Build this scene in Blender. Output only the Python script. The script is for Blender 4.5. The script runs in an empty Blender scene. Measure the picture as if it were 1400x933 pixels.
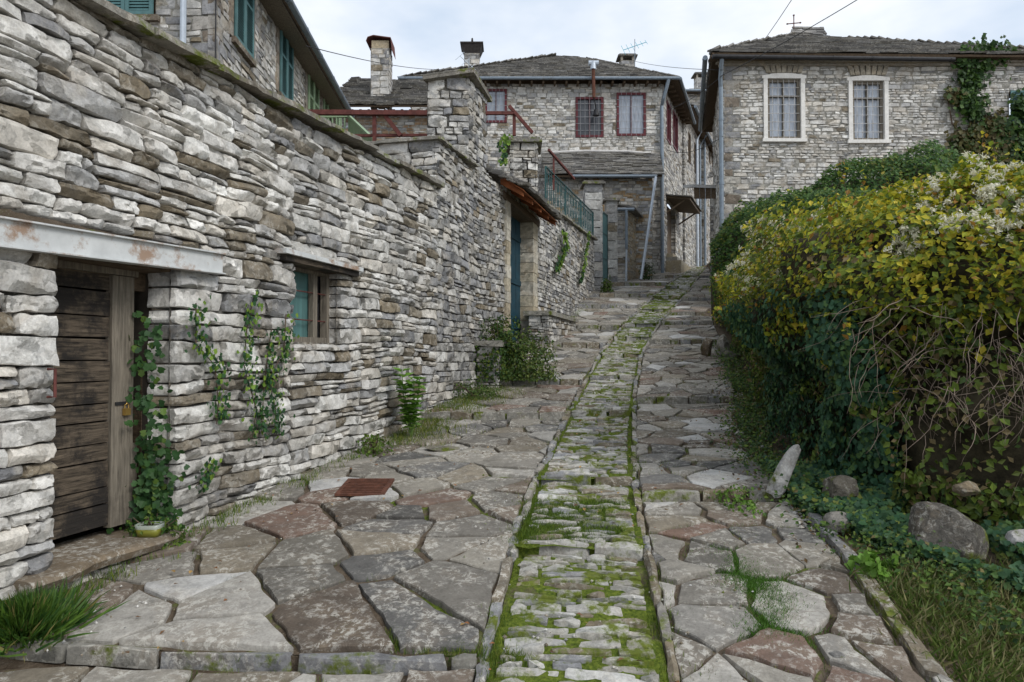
import bpy, math, random
import numpy as np
from mathutils import Vector
random.seed(7); RS = np.random.RandomState(11)
scene = bpy.context.scene
COL = scene.collection
# ------------------------------------------------------------------ camera
F = 933.0; PITCH = math.radians(1.14); CZ = 1.6
cam = bpy.data.objects.new('camera', bpy.data.cameras.new('camera')); COL.objects.link(cam)
cam.data.sensor_width = 36; cam.data.lens = 36*F/1400; cam.data.clip_end = 2000; cam.data.clip_start = .05
cam.location = (0, 0, CZ); cam.rotation_euler = (math.pi/2+PITCH, 0, 0)
scene.camera = cam
# ------------------------------------------------------------------ sky (overcast) and sun
w = bpy.data.worlds.new('World'); scene.world = w; w.use_nodes = True
nt = w.node_tree; nt.nodes.clear()
SUN_EL, SUN_AZ = math.radians(40), math.radians(48)
sky = nt.nodes.new('ShaderNodeTexSky'); sky.sky_type = 'NISHITA'; sky.sun_disc = False
sky.sun_elevation = SUN_EL; sky.sun_rotation = SUN_AZ
bg1 = nt.nodes.new('ShaderNodeBackground'); bg1.inputs[1].default_value = .13
nt.links.new(sky.outputs[0], bg1.inputs[0])
tc = nt.nodes.new('ShaderNodeTexCoord'); mp = nt.nodes.new('ShaderNodeMapping')
mp.inputs['Scale'].default_value = (1.6, 1.6, 3.4); nt.links.new(tc.outputs['Generated'], mp.inputs[0])
nz = nt.nodes.new('ShaderNodeTexNoise'); nz.inputs['Scale'].default_value = 1.7; nz.inputs['Detail'].default_value = 5; nz.inputs['Roughness'].default_value = .55
nt.links.new(mp.outputs[0], nz.inputs['Vector'])
cr = nt.nodes.new('ShaderNodeValToRGB'); nt.links.new(nz.outputs['Fac'], cr.inputs[0])
e = cr.color_ramp.elements; e[0].position = .34; e[0].color = (.55, .64, .76, 1); e[1].position = .62; e[1].color = (.88, .9, .93, 1)
bg2 = nt.nodes.new('ShaderNodeBackground'); bg2.inputs[1].default_value = 1.0; nt.links.new(cr.outputs[0], bg2.inputs[0])
mx = nt.nodes.new('ShaderNodeMixShader'); mx.inputs[0].default_value = .88
nt.links.new(bg1.outputs[0], mx.inputs[1]); nt.links.new(bg2.outputs[0], mx.inputs[2])
wo = nt.nodes.new('ShaderNodeOutputWorld'); nt.links.new(mx.outputs[0], wo.inputs[0])
sl = bpy.data.lights.new('sun', 'SUN'); sl.energy = 1.5; sl.angle = math.radians(22); sl.color = (1, .97, .92)
sun = bpy.data.objects.new('sun', sl); COL.objects.link(sun)
sd = Vector((math.sin(SUN_AZ)*math.cos(SUN_EL), -math.cos(SUN_AZ)*math.cos(SUN_EL), math.sin(SUN_EL)))
sun.rotation_euler = sd.to_track_quat('Z', 'Y').to_euler()
sky.sun_rotation = math.atan2(sd.x, sd.y)
vs = scene.view_settings; vs.view_transform = 'Standard'; vs.look = 'None'; vs.exposure = 0.36; vs.gamma = 1
# ------------------------------------------------------------------ numeric helpers
def _h(i, j, k):
    n = (i*374761393 + j*668265263 + k*2147483647) & 0xffffffff
    n = ((n ^ (n >> 13))*1274126177) & 0xffffffff
    return ((n ^ (n >> 16)) & 0xffff)/65535.0
def vn(x, y, z=0.0):
    x, y, z = np.broadcast_arrays(np.asarray(x, float), np.asarray(y, float), np.asarray(z, float))
    xi = np.floor(x).astype(np.int64); yi = np.floor(y).astype(np.int64); zi = np.floor(z).astype(np.int64)
    fx = x-xi; fy = y-yi; fz = z-zi
    fx = fx*fx*(3-2*fx); fy = fy*fy*(3-2*fy); fz = fz*fz*(3-2*fz)
    r = 0
    for a in (0, 1):
        for b in (0, 1):
            for c in (0, 1):
                r = r + _h(xi+a, yi+b, zi+c)*(fx if a else 1-fx)*(fy if b else 1-fy)*(fz if c else 1-fz)
    return r*2-1
def it(x, xs, ys): return np.interp(x, xs, ys)
PY = [-20, 0, 2, 3.34, 4.5, 6, 7, 8.5, 11.4, 15.5, 20.5, 26, 31, 37, 45, 60, 400]
PZ = [-1.5, -.45, -.17, 0, .17, .35, .45, .58, .93, 1.65, 2.65, 4.05, 5.15, 6.3, 7.5, 9, 9]
def P(y): return it(y, PY, PZ)
WK, WX0 = .271, -3.909
def wallX(y): return np.where(np.asarray(y) < 28, WX0+WK*np.asarray(y, float), it(y, [28, 31, 33, 37.5, 51, 400], [3.68, 5.9, 7.2, 9.1, 14.8, 100]))
def TL(y): return it(y, [0, 2, 3.34, 4.5, 6, 7, 8.44, 11.4, 15.5, 20.5, 26, 31, 45], [-.5, -.31, -.161, -.034, .141, .30, .543, 1.10, 2.03, 3.47, 5.66, 7.58, 12.6])
def TR(y): return it(y, [0, 2, 3.34, 4.5, 6, 7, 8.44, 11.4, 15.5, 20.5, 26, 31, 45], [.45, .64, .788, .916, 1.093, 1.253, 1.493, 2.05, 2.96, 4.5, 6.74, 8.5, 13.3])
def XR(y): return it(y, [0, 2, 3.5, 4.9, 6.4, 8, 10, 14.5, 19, 24, 31, 45, 400], [1.6, 1.9, 2.09, 2.36, 2.65, 3.0, 3.7, 4.8, 5.9, 7.2, 9.4, 14, 110])
def XR2(y): return it(y, [0, 2, 3.5, 4.9, 6, 8.4, 10, 11.4, 15, 20, 24, 31, 45], [1.5, 1.8, 2.05, 2.3, 2.42, 2.72, 3.25, 3.7, 4.75, 5.9, 7.1, 9.3, 13.9])
RIS = {'L': [(1.2, .1), (3.5, .045), (9.7, .09), (12.3, .1), (16.3, .12), (19, .12), (22.6, .13), (24.8, .13), (28, .13), (31, .13), (36, .1), (45, .1)],
       'M': [(.8, .06), (3.0, .05), (4.85, .07), (6.5, .06), (9.9, .07), (12.8, .07), (15.1, .09), (17.3, .1), (19.5, .1), (22, .1), (24.4, .12), (27, .12), (31, .1), (45, .1)],
       'R': [(1.4, .05), (6.0, .06), (10.9, .09), (16.8, .1), (19.8, .1), (21.4, .1), (24, .12), (27, .12), (31, .1), (45, .1)]}
def zl(lane, y):
    y = np.asarray(y, float); ys = [a for a, b in RIS[lane]]; hs = [b for a, b in RIS[lane]]
    k = np.clip(np.searchsorted(ys, y, side='right')-1, 0, len(ys)-2)
    ya = np.array(ys); ha = np.array(hs)
    f = np.clip((y-ya[k])/(ya[k+1]-ya[k]), 0, 1)
    return P(y)+ha[k]*.5*(1-f)-ha[k+1]*.5*f
# hedge face line (road side foot of the overgrown bank)
HX = np.array([9.0, 5.6, 4.3, 3.5, 3.0, 2.75, 2.72, 3.05, 3.7, 4.7, 5.6, 6.15])
HYY = np.array([4.0, 4.25, 4.7, 5.05, 5.5, 6.1, 6.9, 8.3, 10.2, 14, 17.5, 20.5])
def in_bank(x, y):
    px = np.concatenate([HX, [6.15, 60, 60]]); py = np.concatenate([HYY, [22, 22, 4.0]])
    ins = np.zeros(x.shape, bool); j = len(px)-1
    for i in range(len(px)):
        c = ((py[i] > y) != (py[j] > y)) & (x < (px[j]-px[i])*(y-py[i])/((py[j]-py[i]) or 1e-9)+px[i])
        ins ^= c; j = i
    return ins
def dline(x, y):
    d = np.full(x.shape, 1e9)
    for i in range(len(HX)-1):
        ax, ay, bx, by = HX[i], HYY[i], HX[i+1], HYY[i+1]
        t = np.clip(((x-ax)*(bx-ax)+(y-ay)*(by-ay))/((bx-ax)**2+(by-ay)**2), 0, 1)
        d = np.minimum(d, np.hypot(x-ax-t*(bx-ax), y-ay-t*(by-ay)))
    return d
def ray(px, py):
    u = (px-700)/F; v = (466.5-py)/F
    c, s = math.cos(PITCH), math.sin(PITCH)
    return Vector((u, c-v*s, s+v*c))
def at(px, py, Y):
    r = ray(px, py); k = Y/r.y
    return Vector((r.x*k, Y, CZ+r.z*k))
class Plane:
    def __init__(s, O, D, N): s.O = Vector((O[0], O[1], 0)); s.D = Vector((D[0], D[1], 0)).normalized(); s.N = Vector((N[0], N[1], 0)).normalized()
    def P(s, u, v, d=0): return (s.O.x+u*s.D.x+d*s.N.x, s.O.y+u*s.D.y+d*s.N.y, v)
    def M(s, u, v, d): return np.stack([s.O.x+u*s.D.x+d*s.N.x, s.O.y+u*s.D.y+d*s.N.y, v+0*u], -1)
    def hit(s, px, py, d=0):
        r = ray(px, py); o = s.O+s.N*d
        k = (o.x*s.N.x+o.y*s.N.y)/(r.x*s.N.x+r.y*s.N.y)
        p = Vector((r.x*k, r.y*k, CZ+r.z*k)); q = p-o
        return q.x*s.D.x+q.y*s.D.y, p.z
# ------------------------------------------------------------------ object helpers
LOC = {}
def tag(o, label=None, cat=None, group=None, kind=None):
    if label: o['label'] = label
    if cat: o['category'] = cat
    if group: o['group'] = group
    if kind: o['kind'] = kind
    return o
def thing(name, loc, label, cat, group=None):
    o = bpy.data.objects.new(name, None); COL.objects.link(o); o.location = loc; o.empty_display_size = .2
    LOC[o] = np.array(loc, float); return tag(o, label, cat, group)
def link(name, me, mat, parent=None, loc=None):
    o = bpy.data.objects.new(name, me); COL.objects.link(o)
    if mat: me.materials.append(mat)
    if parent is not None: o.parent = parent
    return o
def mk(name, V, Fc, mat, parent=None, tint=None, smooth=True, loc=None, sharp=0):
    V = np.asarray(V, float).reshape(-1, 3)
    base = np.zeros(3)
    if parent is not None: base = LOC[parent].copy()
    elif loc is not None: base = np.array(loc, float)
    me = bpy.data.meshes.new(name)
    W = V-base
    if isinstance(Fc, np.ndarray):
        n, k = Fc.shape
        me.vertices.add(len(W)); me.vertices.foreach_set('co', W.ravel())
        me.loops.add(n*k); me.loops.foreach_set('vertex_index', Fc.astype(np.int32).ravel())
        me.polygons.add(n); me.polygons.foreach_set('loop_start', np.arange(0, n*k, k, dtype=np.int32))
        me.update(calc_edges=True)
    else:
        me.from_pydata(W.tolist(), [], Fc)
    me.polygons.foreach_set('use_smooth', np.full(len(me.polygons), smooth))
    if tint is not None:
        t = np.asarray(tint, float).reshape(-1, 3)
        a = me.color_attributes.new('tint', 'FLOAT_COLOR', 'POINT')
        a.data.foreach_set('color', np.concatenate([t, np.ones((len(t), 1))], 1).ravel())
    me.update(); me.validate()
    if sharp and smooth: me.set_sharp_from_angle(angle=math.radians(sharp))
    o = link(name, me, mat, parent)
    if parent is None and loc is not None: o.location = loc
    LOC[o] = base if parent is not None or loc is not None else np.zeros(3)
    return o
class MB:
    def __init__(s): s.v = []; s.f = []; s.t = []; s.c = (.5, .5, .5)
    def raw(s, vs_, fs):
        b = len(s.v); s.v += [tuple(p) for p in vs_]; s.f += [tuple(b+i for i in f) for f in fs]; s.t += [s.c]*len(vs_)
    def hexa(s, p): s.raw(p, [(0, 3, 2, 1), (4, 5, 6, 7), (0, 1, 5, 4), (1, 2, 6, 5), (2, 3, 7, 6), (3, 0, 4, 7)])
    def box(s, x0, x1, y0, y1, z0, z1): s.hexa([(x0, y0, z0), (x1, y0, z0), (x1, y1, z0), (x0, y1, z0), (x0, y0, z1), (x1, y0, z1), (x1, y1, z1), (x0, y1, z1)])
    def pbox(s, pl, u0, u1, v0, v1, d0, d1, du=0, dv=0, j=0):
        r = lambda: random.uniform(-j, j)
        s.hexa([pl.P(u0+r(), v0+r(), d0), pl.P(u1+r(), v0+dv+r(), d0), pl.P(u1+r(), v0+dv+r(), d1), pl.P(u0+r(), v0+r(), d1),
                pl.P(u0+du+r(), v1+r(), d0), pl.P(u1+du+r(), v1+dv+r(), d0), pl.P(u1+du+r(), v1+dv+r(), d1), pl.P(u0+du+r(), v1+r(), d1)])
    def bar(s, a, b, w_, h_=None):
        a = Vector(a); b = Vector(b); h_ = h_ or w_; d = (b-a).normalized()
        up = Vector((0, 0, 1)) if abs(d.z) < .9 else Vector((0, 1, 0))
        x = d.cross(up).normalized()*w_/2; y = x.cross(d).normalized()*h_/2
        s.hexa([a-x-y, a+x-y, a+x+y, a-x+y, b-x-y, b+x-y, b+x+y, b-x+y])
    def tube(s, pts, r, n=8, r1=None):
        pts = [Vector(p) for p in pts]; m = len(pts); ring = []
        for i, p in enumerate(pts):
            d = (pts[min(i+1, m-1)]-pts[max(i-1, 0)]).normalized()
            up = Vector((0, 0, 1)) if abs(d.z) < .9 else Vector((1, 0, 0))
            x = d.cross(up).normalized(); y = x.cross(d)
            rr = r if r1 is None else r+(r1-r)*i/(m-1)
            ring += [p+(x*math.cos(2*math.pi*k/n)+y*math.sin(2*math.pi*k/n))*rr for k in range(n)]
        fs = [(i*n+k, i*n+(k+1) % n, (i+1)*n+(k+1) % n, (i+1)*n+k) for i in range(m-1) for k in range(n)]
        fs += [tuple(range(n-1, -1, -1)), tuple((m-1)*n+k for k in range(n))]
        s.raw(ring, fs)
    def build(s, name, mat, parent=None, smooth=False, loc=None, sharp=0): return mk(name, s.v, s.f, mat, parent, s.t, smooth, loc, sharp)
# ------------------------------------------------------------------ materials
def M(name): 
    m = bpy.data.materials.new(name); m.use_nodes = True
    return m, m.node_tree, m.node_tree.nodes['Principled BSDF']
def node(t, ty, **k):
    n = t.nodes.new(ty)
    for a, b in k.items():
        if a in n.inputs.keys(): n.inputs[a].default_value = b
        else: setattr(n, a, b)
    return n
def noise(t, co, sc, det=6, ro=.6, dist=0):
    n = node(t, 'ShaderNodeTexNoise'); n.inputs['Scale'].default_value = sc; n.inputs['Detail'].default_value = det
    n.inputs['Roughness'].default_value = ro; n.inputs['Distortion'].default_value = dist
    t.links.new(co, n.inputs['Vector']); return n.outputs['Fac']
def ramp(t, x, stops):
    n = node(t, 'ShaderNodeValToRGB'); t.links.new(x, n.inputs[0]); el = n.color_ramp.elements
    while len(el) < len(stops): el.new(.5)
    for q, (p, c) in zip(el, stops): q.position = p; q.color = (c, c, c, 1) if not hasattr(c, '__len__') else (*c, 1)
    return n.outputs[0]
def mix(t, f, a, b, ty='MIX'):
    n = node(t, 'ShaderNodeMix', data_type='RGBA', blend_type=ty)
    for s_, v in ((0, f), (6, a), (7, b)):
        if hasattr(v, 'links'): t.links.new(v, n.inputs[s_])
        else: n.inputs[s_].default_value = v if s_ == 0 else (*v, 1)
    return n.outputs[2]
def facets(t, co, sc, k):
    v = node(t, 'ShaderNodeTexVoronoi'); v.inputs['Scale'].default_value = sc
    n = node(t, 'ShaderNodeTexNoise'); n.inputs['Scale'].default_value = sc*.8; n.inputs['Detail'].default_value = 3; t.links.new(co, n.inputs['Vector'])
    def vm(op, a, b_):
        q = node(t, 'ShaderNodeVectorMath', operation=op)
        for i, x in enumerate((a, b_)):
            if hasattr(x, 'links'): t.links.new(x, q.inputs[i])
            elif x is not None: q.inputs[i].default_value = x
        return q
    d = vm('MULTIPLY', vm('SUBTRACT', n.outputs['Color'], (.5, .5, .5)).outputs[0], (.9/sc*2, .9/sc*2, .9/sc*2)).outputs[0]
    st = vm('MULTIPLY', vm('ADD', co, d).outputs[0], (1, 1, 1.8)).outputs[0]
    t.links.new(st, v.inputs['Vector'])
    off = vm('MULTIPLY', vm('SUBTRACT', v.outputs['Color'], (.5, .5, .5)).outputs[0], (k, k, k)).outputs[0]
    g = node(t, 'ShaderNodeNewGeometry').outputs['Normal']
    return vm('NORMALIZE', vm('ADD', g, off).outputs[0], None).outputs[0]
def bump(t, b, hs, prev=None):
    for h, st, di in hs:
        n = node(t, 'ShaderNodeBump'); n.inputs['Strength'].default_value = st; n.inputs['Distance'].default_value = di
        t.links.new(h, n.inputs['Height'])
        if prev: t.links.new(prev, n.inputs['Normal'])
        prev = n.outputs[0]
    t.links.new(prev, b.inputs['Normal'])
def math_(t, op, a, b):
    n = node(t, 'ShaderNodeMath', operation=op)
    for i, v in enumerate((a, b)):
        if hasattr(v, 'links'): t.links.new(v, n.inputs[i])
        else: n.inputs[i].default_value = v
    return n.outputs[0]
def stone_mat(name, sc=1.0, dark=.45, lichen=.5, moss=0.0, rough=.9, bs=1.0, stain=(.16, .15, .135), warm=.35, fk=.5, fs=9):
    m, t, b = M(name); co = node(t, 'ShaderNodeTexCoord').outputs['Object']
    at_ = node(t, 'ShaderNodeAttribute', attribute_name='tint').outputs['Color']
    n1 = noise(t, co, 7*sc, 8, .65); n2 = noise(t, co, .9*sc, 5, .6); n3 = noise(t, co, 45*sc, 5, .7); n4 = noise(t, co, 2.7*sc, 7, .7, .6)
    c = mix(t, 1, at_, ramp(t, n1, [(.25, .62), (.5, .95), (.75, 1.22)]), 'MULTIPLY')
    c = mix(t, math_(t, 'MULTIPLY', ramp(t, n4, [(.5, 0.), (.66, 1.)]), warm), c, (.42, .33, .22), 'MIX')
    c = mix(t, 1, c, ramp(t, n3, [(.3, .78), (.6, 1.08)]), 'MULTIPLY')
    k = math_(t, 'MULTIPLY', ramp(t, math_(t, 'ADD', math_(t, 'MULTIPLY', n2, .55), math_(t, 'MULTIPLY', n4, .45)), [(.44, 0.), (.6, 1.)]), dark)
    c = mix(t, k, c, stain)
    vo = node(t, 'ShaderNodeTexVoronoi'); vo.inputs['Scale'].default_value = 14*sc; 
    dco = mix(t, .06, co, node(t, 'ShaderNodeTexNoise').outputs['Color']); t.links.new(co, vo.inputs['Vector'])
    n5 = noise(t, co, 16*sc, 9, .78, .5)
    lm = math_(t, 'MULTIPLY', math_(t, 'MULTIPLY', ramp(t, n5, [(.5, 0.), (.56, 1.)]), ramp(t, n4, [(.42, 0.), (.58, 1.)])), lichen)
    c = mix(t, lm, c, (.62, .6, .54))
    if moss:
        geo = node(t, 'ShaderNodeNewGeometry'); sx = node(t, 'ShaderNodeSeparateXYZ'); t.links.new(geo.outputs['Normal'], sx.inputs[0])
        mm = ramp(t, math_(t, 'ADD', noise(t, co, 3.2, 7, .7), math_(t, 'MULTIPLY', n1, .3)), [(.70-moss*.2, 0.), (.79-moss*.2, 1.)])
        mc = mix(t, noise(t, co, 30, 3), (.055, .075, .012), (.17, .2, .03))
        c = mix(t, mm, c, mc)
    t.links.new(c, b.inputs['Base Color']); b.inputs['Roughness'].default_value = rough; b.inputs['Specular IOR Level'].default_value = .25
    vc = node(t, 'ShaderNodeTexVoronoi', feature='F1'); vc.inputs['Scale'].default_value = 9*sc
    bump(t, b, [(noise(t, co, 10*sc, 9, .7), .6*bs, .035/sc), (n3, .4*bs, .009/sc)], facets(t, co, fs*sc, fk) if fk else None)
    return m
MAT = {}
MAT['wall'] = stone_mat('limestone masonry', 1.0, .48, .35, warm=.36, stain=(.22, .21, .19), fk=1.0, fs=9, bs=1.15)
MAT['wallfar'] = stone_mat('house masonry', .8, .35, .25, warm=.45, bs=.8)
MAT['slab'] = stone_mat('paving slabs', 1.3, .4, .6, 0, bs=.7, stain=(.13, .115, .1), warm=.25, fk=.07, fs=4)
MAT['cobble'] = stone_mat('mossy cobbles', 1.4, .45, .5, .28, bs=.7)
MAT['kerb'] = stone_mat('kerb stone', 1.5, .5, .6, .08, bs=.7)
MAT['slate'] = stone_mat('roof slates', .8, .5, .35, 0, bs=.8, stain=(.07, .065, .06), warm=.15, fk=.15)
MAT['coping'] = stone_mat('coping slabs', 1.2, .5, .4, .1, stain=(.12, .105, .085))
MAT['rock'] = stone_mat('field rock', 1.6, .6, .5, .18, bs=2.2, fk=.8, fs=6, stain=(.045, .04, .035))
def plain(name, col, rough=.7, metal=0, var=.25, sc=8, bs=.2, rust=0, rustc=(.22, .08, .03), wood=False, spec=.3, thr=.6):
    m, t, b = M(name); co = node(t, 'ShaderNodeTexCoord').outputs['Object']
    if wood:
        mp_ = node(t, 'ShaderNodeMapping'); mp_.inputs['Scale'].default_value = wood; t.links.new(co, mp_.inputs[0]); co2 = mp_.outputs[0]
    else: co2 = co
    n1 = noise(t, co2, sc, 7, .65, .4 if wood else 0)
    c = mix(t, 1, col, ramp(t, n1, [(.3, 1-var*1.3), (.7, 1+var)]), 'MULTIPLY')
    if rust: c = mix(t, math_(t, 'MULTIPLY', ramp(t, noise(t, co, sc*.6, 8, .75), [(thr-.05, 0.), (thr+.05, 1.)]), rust), c, rustc)
    t.links.new(c, b.inputs['Base Color']); b.inputs['Roughness'].default_value = rough; b.inputs['Metallic'].default_value = metal
    b.inputs['Specular IOR Level'].default_value = spec
    bump(t, b, [(n1, bs, .01)])
    return m
MAT['steel'] = plain('painted steel beam', (.58, .595, .59), .6, 0, .12, 5, .2, .9, (.3, .19, .12), thr=.545)
MAT['wood'] = plain('weathered grey wood', (.1, .078, .056), .85, 0, .75, 3, .8, .9, (.018, .016, .015), wood=(1.5, 1.5, 18), thr=.52)
MAT['woodlt'] = plain('weathered light wood', (.19, .165, .13), .85, 0, .45, 3, .6, .4, (.06, .05, .04), wood=(16, 16, 1.2))
MAT['woodbr'] = plain('brown timber', (.11, .078, .05), .8, 0, .45, 4, .5, .4, (.05, .036, .028), wood=(4, 4, 12))
MAT['orange'] = plain('orange stained soffit', (.26, .085, .03), .75, 0, .35, 5, .4, .4, (.12, .05, .03))
MAT['teal'] = plain('teal painted shutter', (.085, .18, .185), .6, 0, .2, 6, .15, .2, (.1, .13, .12))
MAT['green'] = plain('pale green shutter', (.26, .36, .22), .65, 0, .2, 6, .15, .2, (.3, .3, .22))
MAT['bluedoor'] = plain('dark blue painted door', (.012, .05, .075), .55, 0, .3, 5, .15)
MAT['iron'] = plain('green painted iron', (.035, .09, .09), .5, .3, .3, 8, .1, .5, (.14, .12, .1))
MAT['red'] = plain('dark red paint', (.11, .02, .025), .55, 0, .25, 8, .15)
MAT['rust'] = plain('rusty red steel', (.13, .045, .038), .8, .1, .35, 9, .3, .5, (.1, .04, .025))
MAT['zinc'] = plain('grey zinc gutter', (.2, .24, .28), .45, .4, .15, 6, .1, .4, (.16, .14, .12))
MAT['zinclt'] = plain('light zinc pipe', (.45, .5, .56), .45, .3, .12, 6, .1)
MAT['white'] = plain('worn white paint', (.62, .6, .58), .7, 0, .12, 6, .15, .4, (.4, .36, .3))
MAT['whitestone'] = plain('white dressed stone', (.72, .70, .66), .85, 0, .12, 10, .3, .4, (.34, .3, .25))
MAT['black'] = plain('black metal', (.03, .03, .032), .6, .3, .3, 8, .1)
MAT['soot'] = plain('sooty chimney cap', (.035, .03, .028), .9, 0, .4, 9, .4)
MAT['brass'] = plain('brass padlock', (.5, .33, .1), .4, .8, .2, 8, .1)
MAT['gratem'] = plain('rusted iron grate', (.13, .055, .035), .85, .2, .4, 14, .6, .5, (.06, .035, .03))
MAT['interior'] = plain('dark doorway lining', (.06, .05, .04), 1, 0, .4, 4, .6)  # dark lining of the doorway boxes, shade put into the colour
MAT['twig'] = plain('dead twig', (.27, .21, .165), .9, 0, .4, 5, .3)
MAT['bark'] = plain('vine stem', (.12, .085, .06), .9, 0, .4, 9, .5)
MAT['beige'] = stone_mat('dressed beige blocks', 1.2, .25, .2, warm=.7, bs=.5)
MAT['concrete'] = stone_mat('grey concrete blocks', 1.2, .5, .2, warm=.1, bs=.4, stain=(.15, .15, .145))
def glass_m(name, col, rough=.12, fold=0):
    m, t, b = M(name); co = node(t, 'ShaderNodeTexCoord').outputs['Object']
    mp_ = node(t, 'ShaderNodeMapping'); mp_.inputs['Scale'].default_value = (9, 9, 1); t.links.new(co, mp_.inputs[0])
    c = mix(t, 1, col, ramp(t, noise(t, mp_.outputs[0], 2, 3), [(.3, .7), (.7, 1.25)]), 'MULTIPLY')
    t.links.new(c, b.inputs['Base Color']); b.inputs['Roughness'].default_value = rough; b.inputs['Specular IOR Level'].default_value = .6
    return m
MAT['pane'] = glass_m('curtained window glass', (.36, .4, .46))
MAT['panedk'] = glass_m('dark window glass', (.05, .055, .065), .08)
MAT['paneteal'] = glass_m('teal board behind glass', (.09, .19, .185), .4)
def soil_mat(name, moss=.5, brown=(.085, .062, .042), brown2=(.17, .135, .1), g1=(.05, .08, .012), g2=(.16, .2, .03)):
    m, t, b = M(name); co = node(t, 'ShaderNodeTexCoord').outputs['Object']
    n1 = noise(t, co, 6, 8, .7); n2 = noise(t, co, 1.7, 7, .7); n3 = noise(t, co, 40, 4, .7)
    c = mix(t, ramp(t, n1, [(.35, 0.), (.65, 1.)]), brown, brown2)
    vo = node(t, 'ShaderNodeTexVoronoi'); vo.inputs['Scale'].default_value = 38; t.links.new(co, vo.inputs['Vector'])
    c = mix(t, math_(t, 'MULTIPLY', ramp(t, vo.outputs['Distance'], [(.16, 1.), (.28, 0.)]), math_(t, 'MULTIPLY', n2, .45)), c, (.34, .31, .26))
    g = mix(t, ramp(t, n3, [(.35, 0.), (.65, 1.)]), g1, g2)
    c = mix(t, ramp(t, math_(t, 'ADD', math_(t, 'MULTIPLY', n2, .7), math_(t, 'MULTIPLY', n1, .3)), [(.62-moss*.3, 0.), (.7-moss*.3, 1.)]), c, g)
    t.links.new(c, b.inputs['Base Color']); b.inputs['Roughness'].default_value = 1; b.inputs['Specular IOR Level'].default_value = .1
    bump(t, b, [(n1, .8, .04), (n3, .8, .015)])
    return m
MAT['soil'] = soil_mat('earth and litter', .2)
MAT['bed'] = soil_mat('earth and moss between slabs', .36)
MAT['mossbed'] = soil_mat('moss bed', .8)
def leaf_mat(name, tr=.3, rough=.55):
    m, t, b = M(name); at_ = node(t, 'ShaderNodeAttribute', attribute_name='tint').outputs['Color']
    t.links.new(at_, b.inputs['Base Color']); b.inputs['Roughness'].default_value = rough; b.inputs['Specular IOR Level'].default_value = .3
    tl = node(t, 'ShaderNodeBsdfTranslucent'); t.links.new(at_, tl.inputs[0])
    ms = node(t, 'ShaderNodeMixShader'); ms.inputs[0].default_value = tr
    t.links.new(b.outputs[0], ms.inputs[1]); t.links.new(tl.outputs[0], ms.inputs[2])
    t.links.new(ms.outputs[0], t.nodes['Material Output'].inputs[0]); return m
MAT['leaf'] = leaf_mat('foliage'); MAT['fluff'] = leaf_mat('seed fluff', .35, .9); MAT['blade'] = leaf_mat('grass blades', .25)
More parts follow.
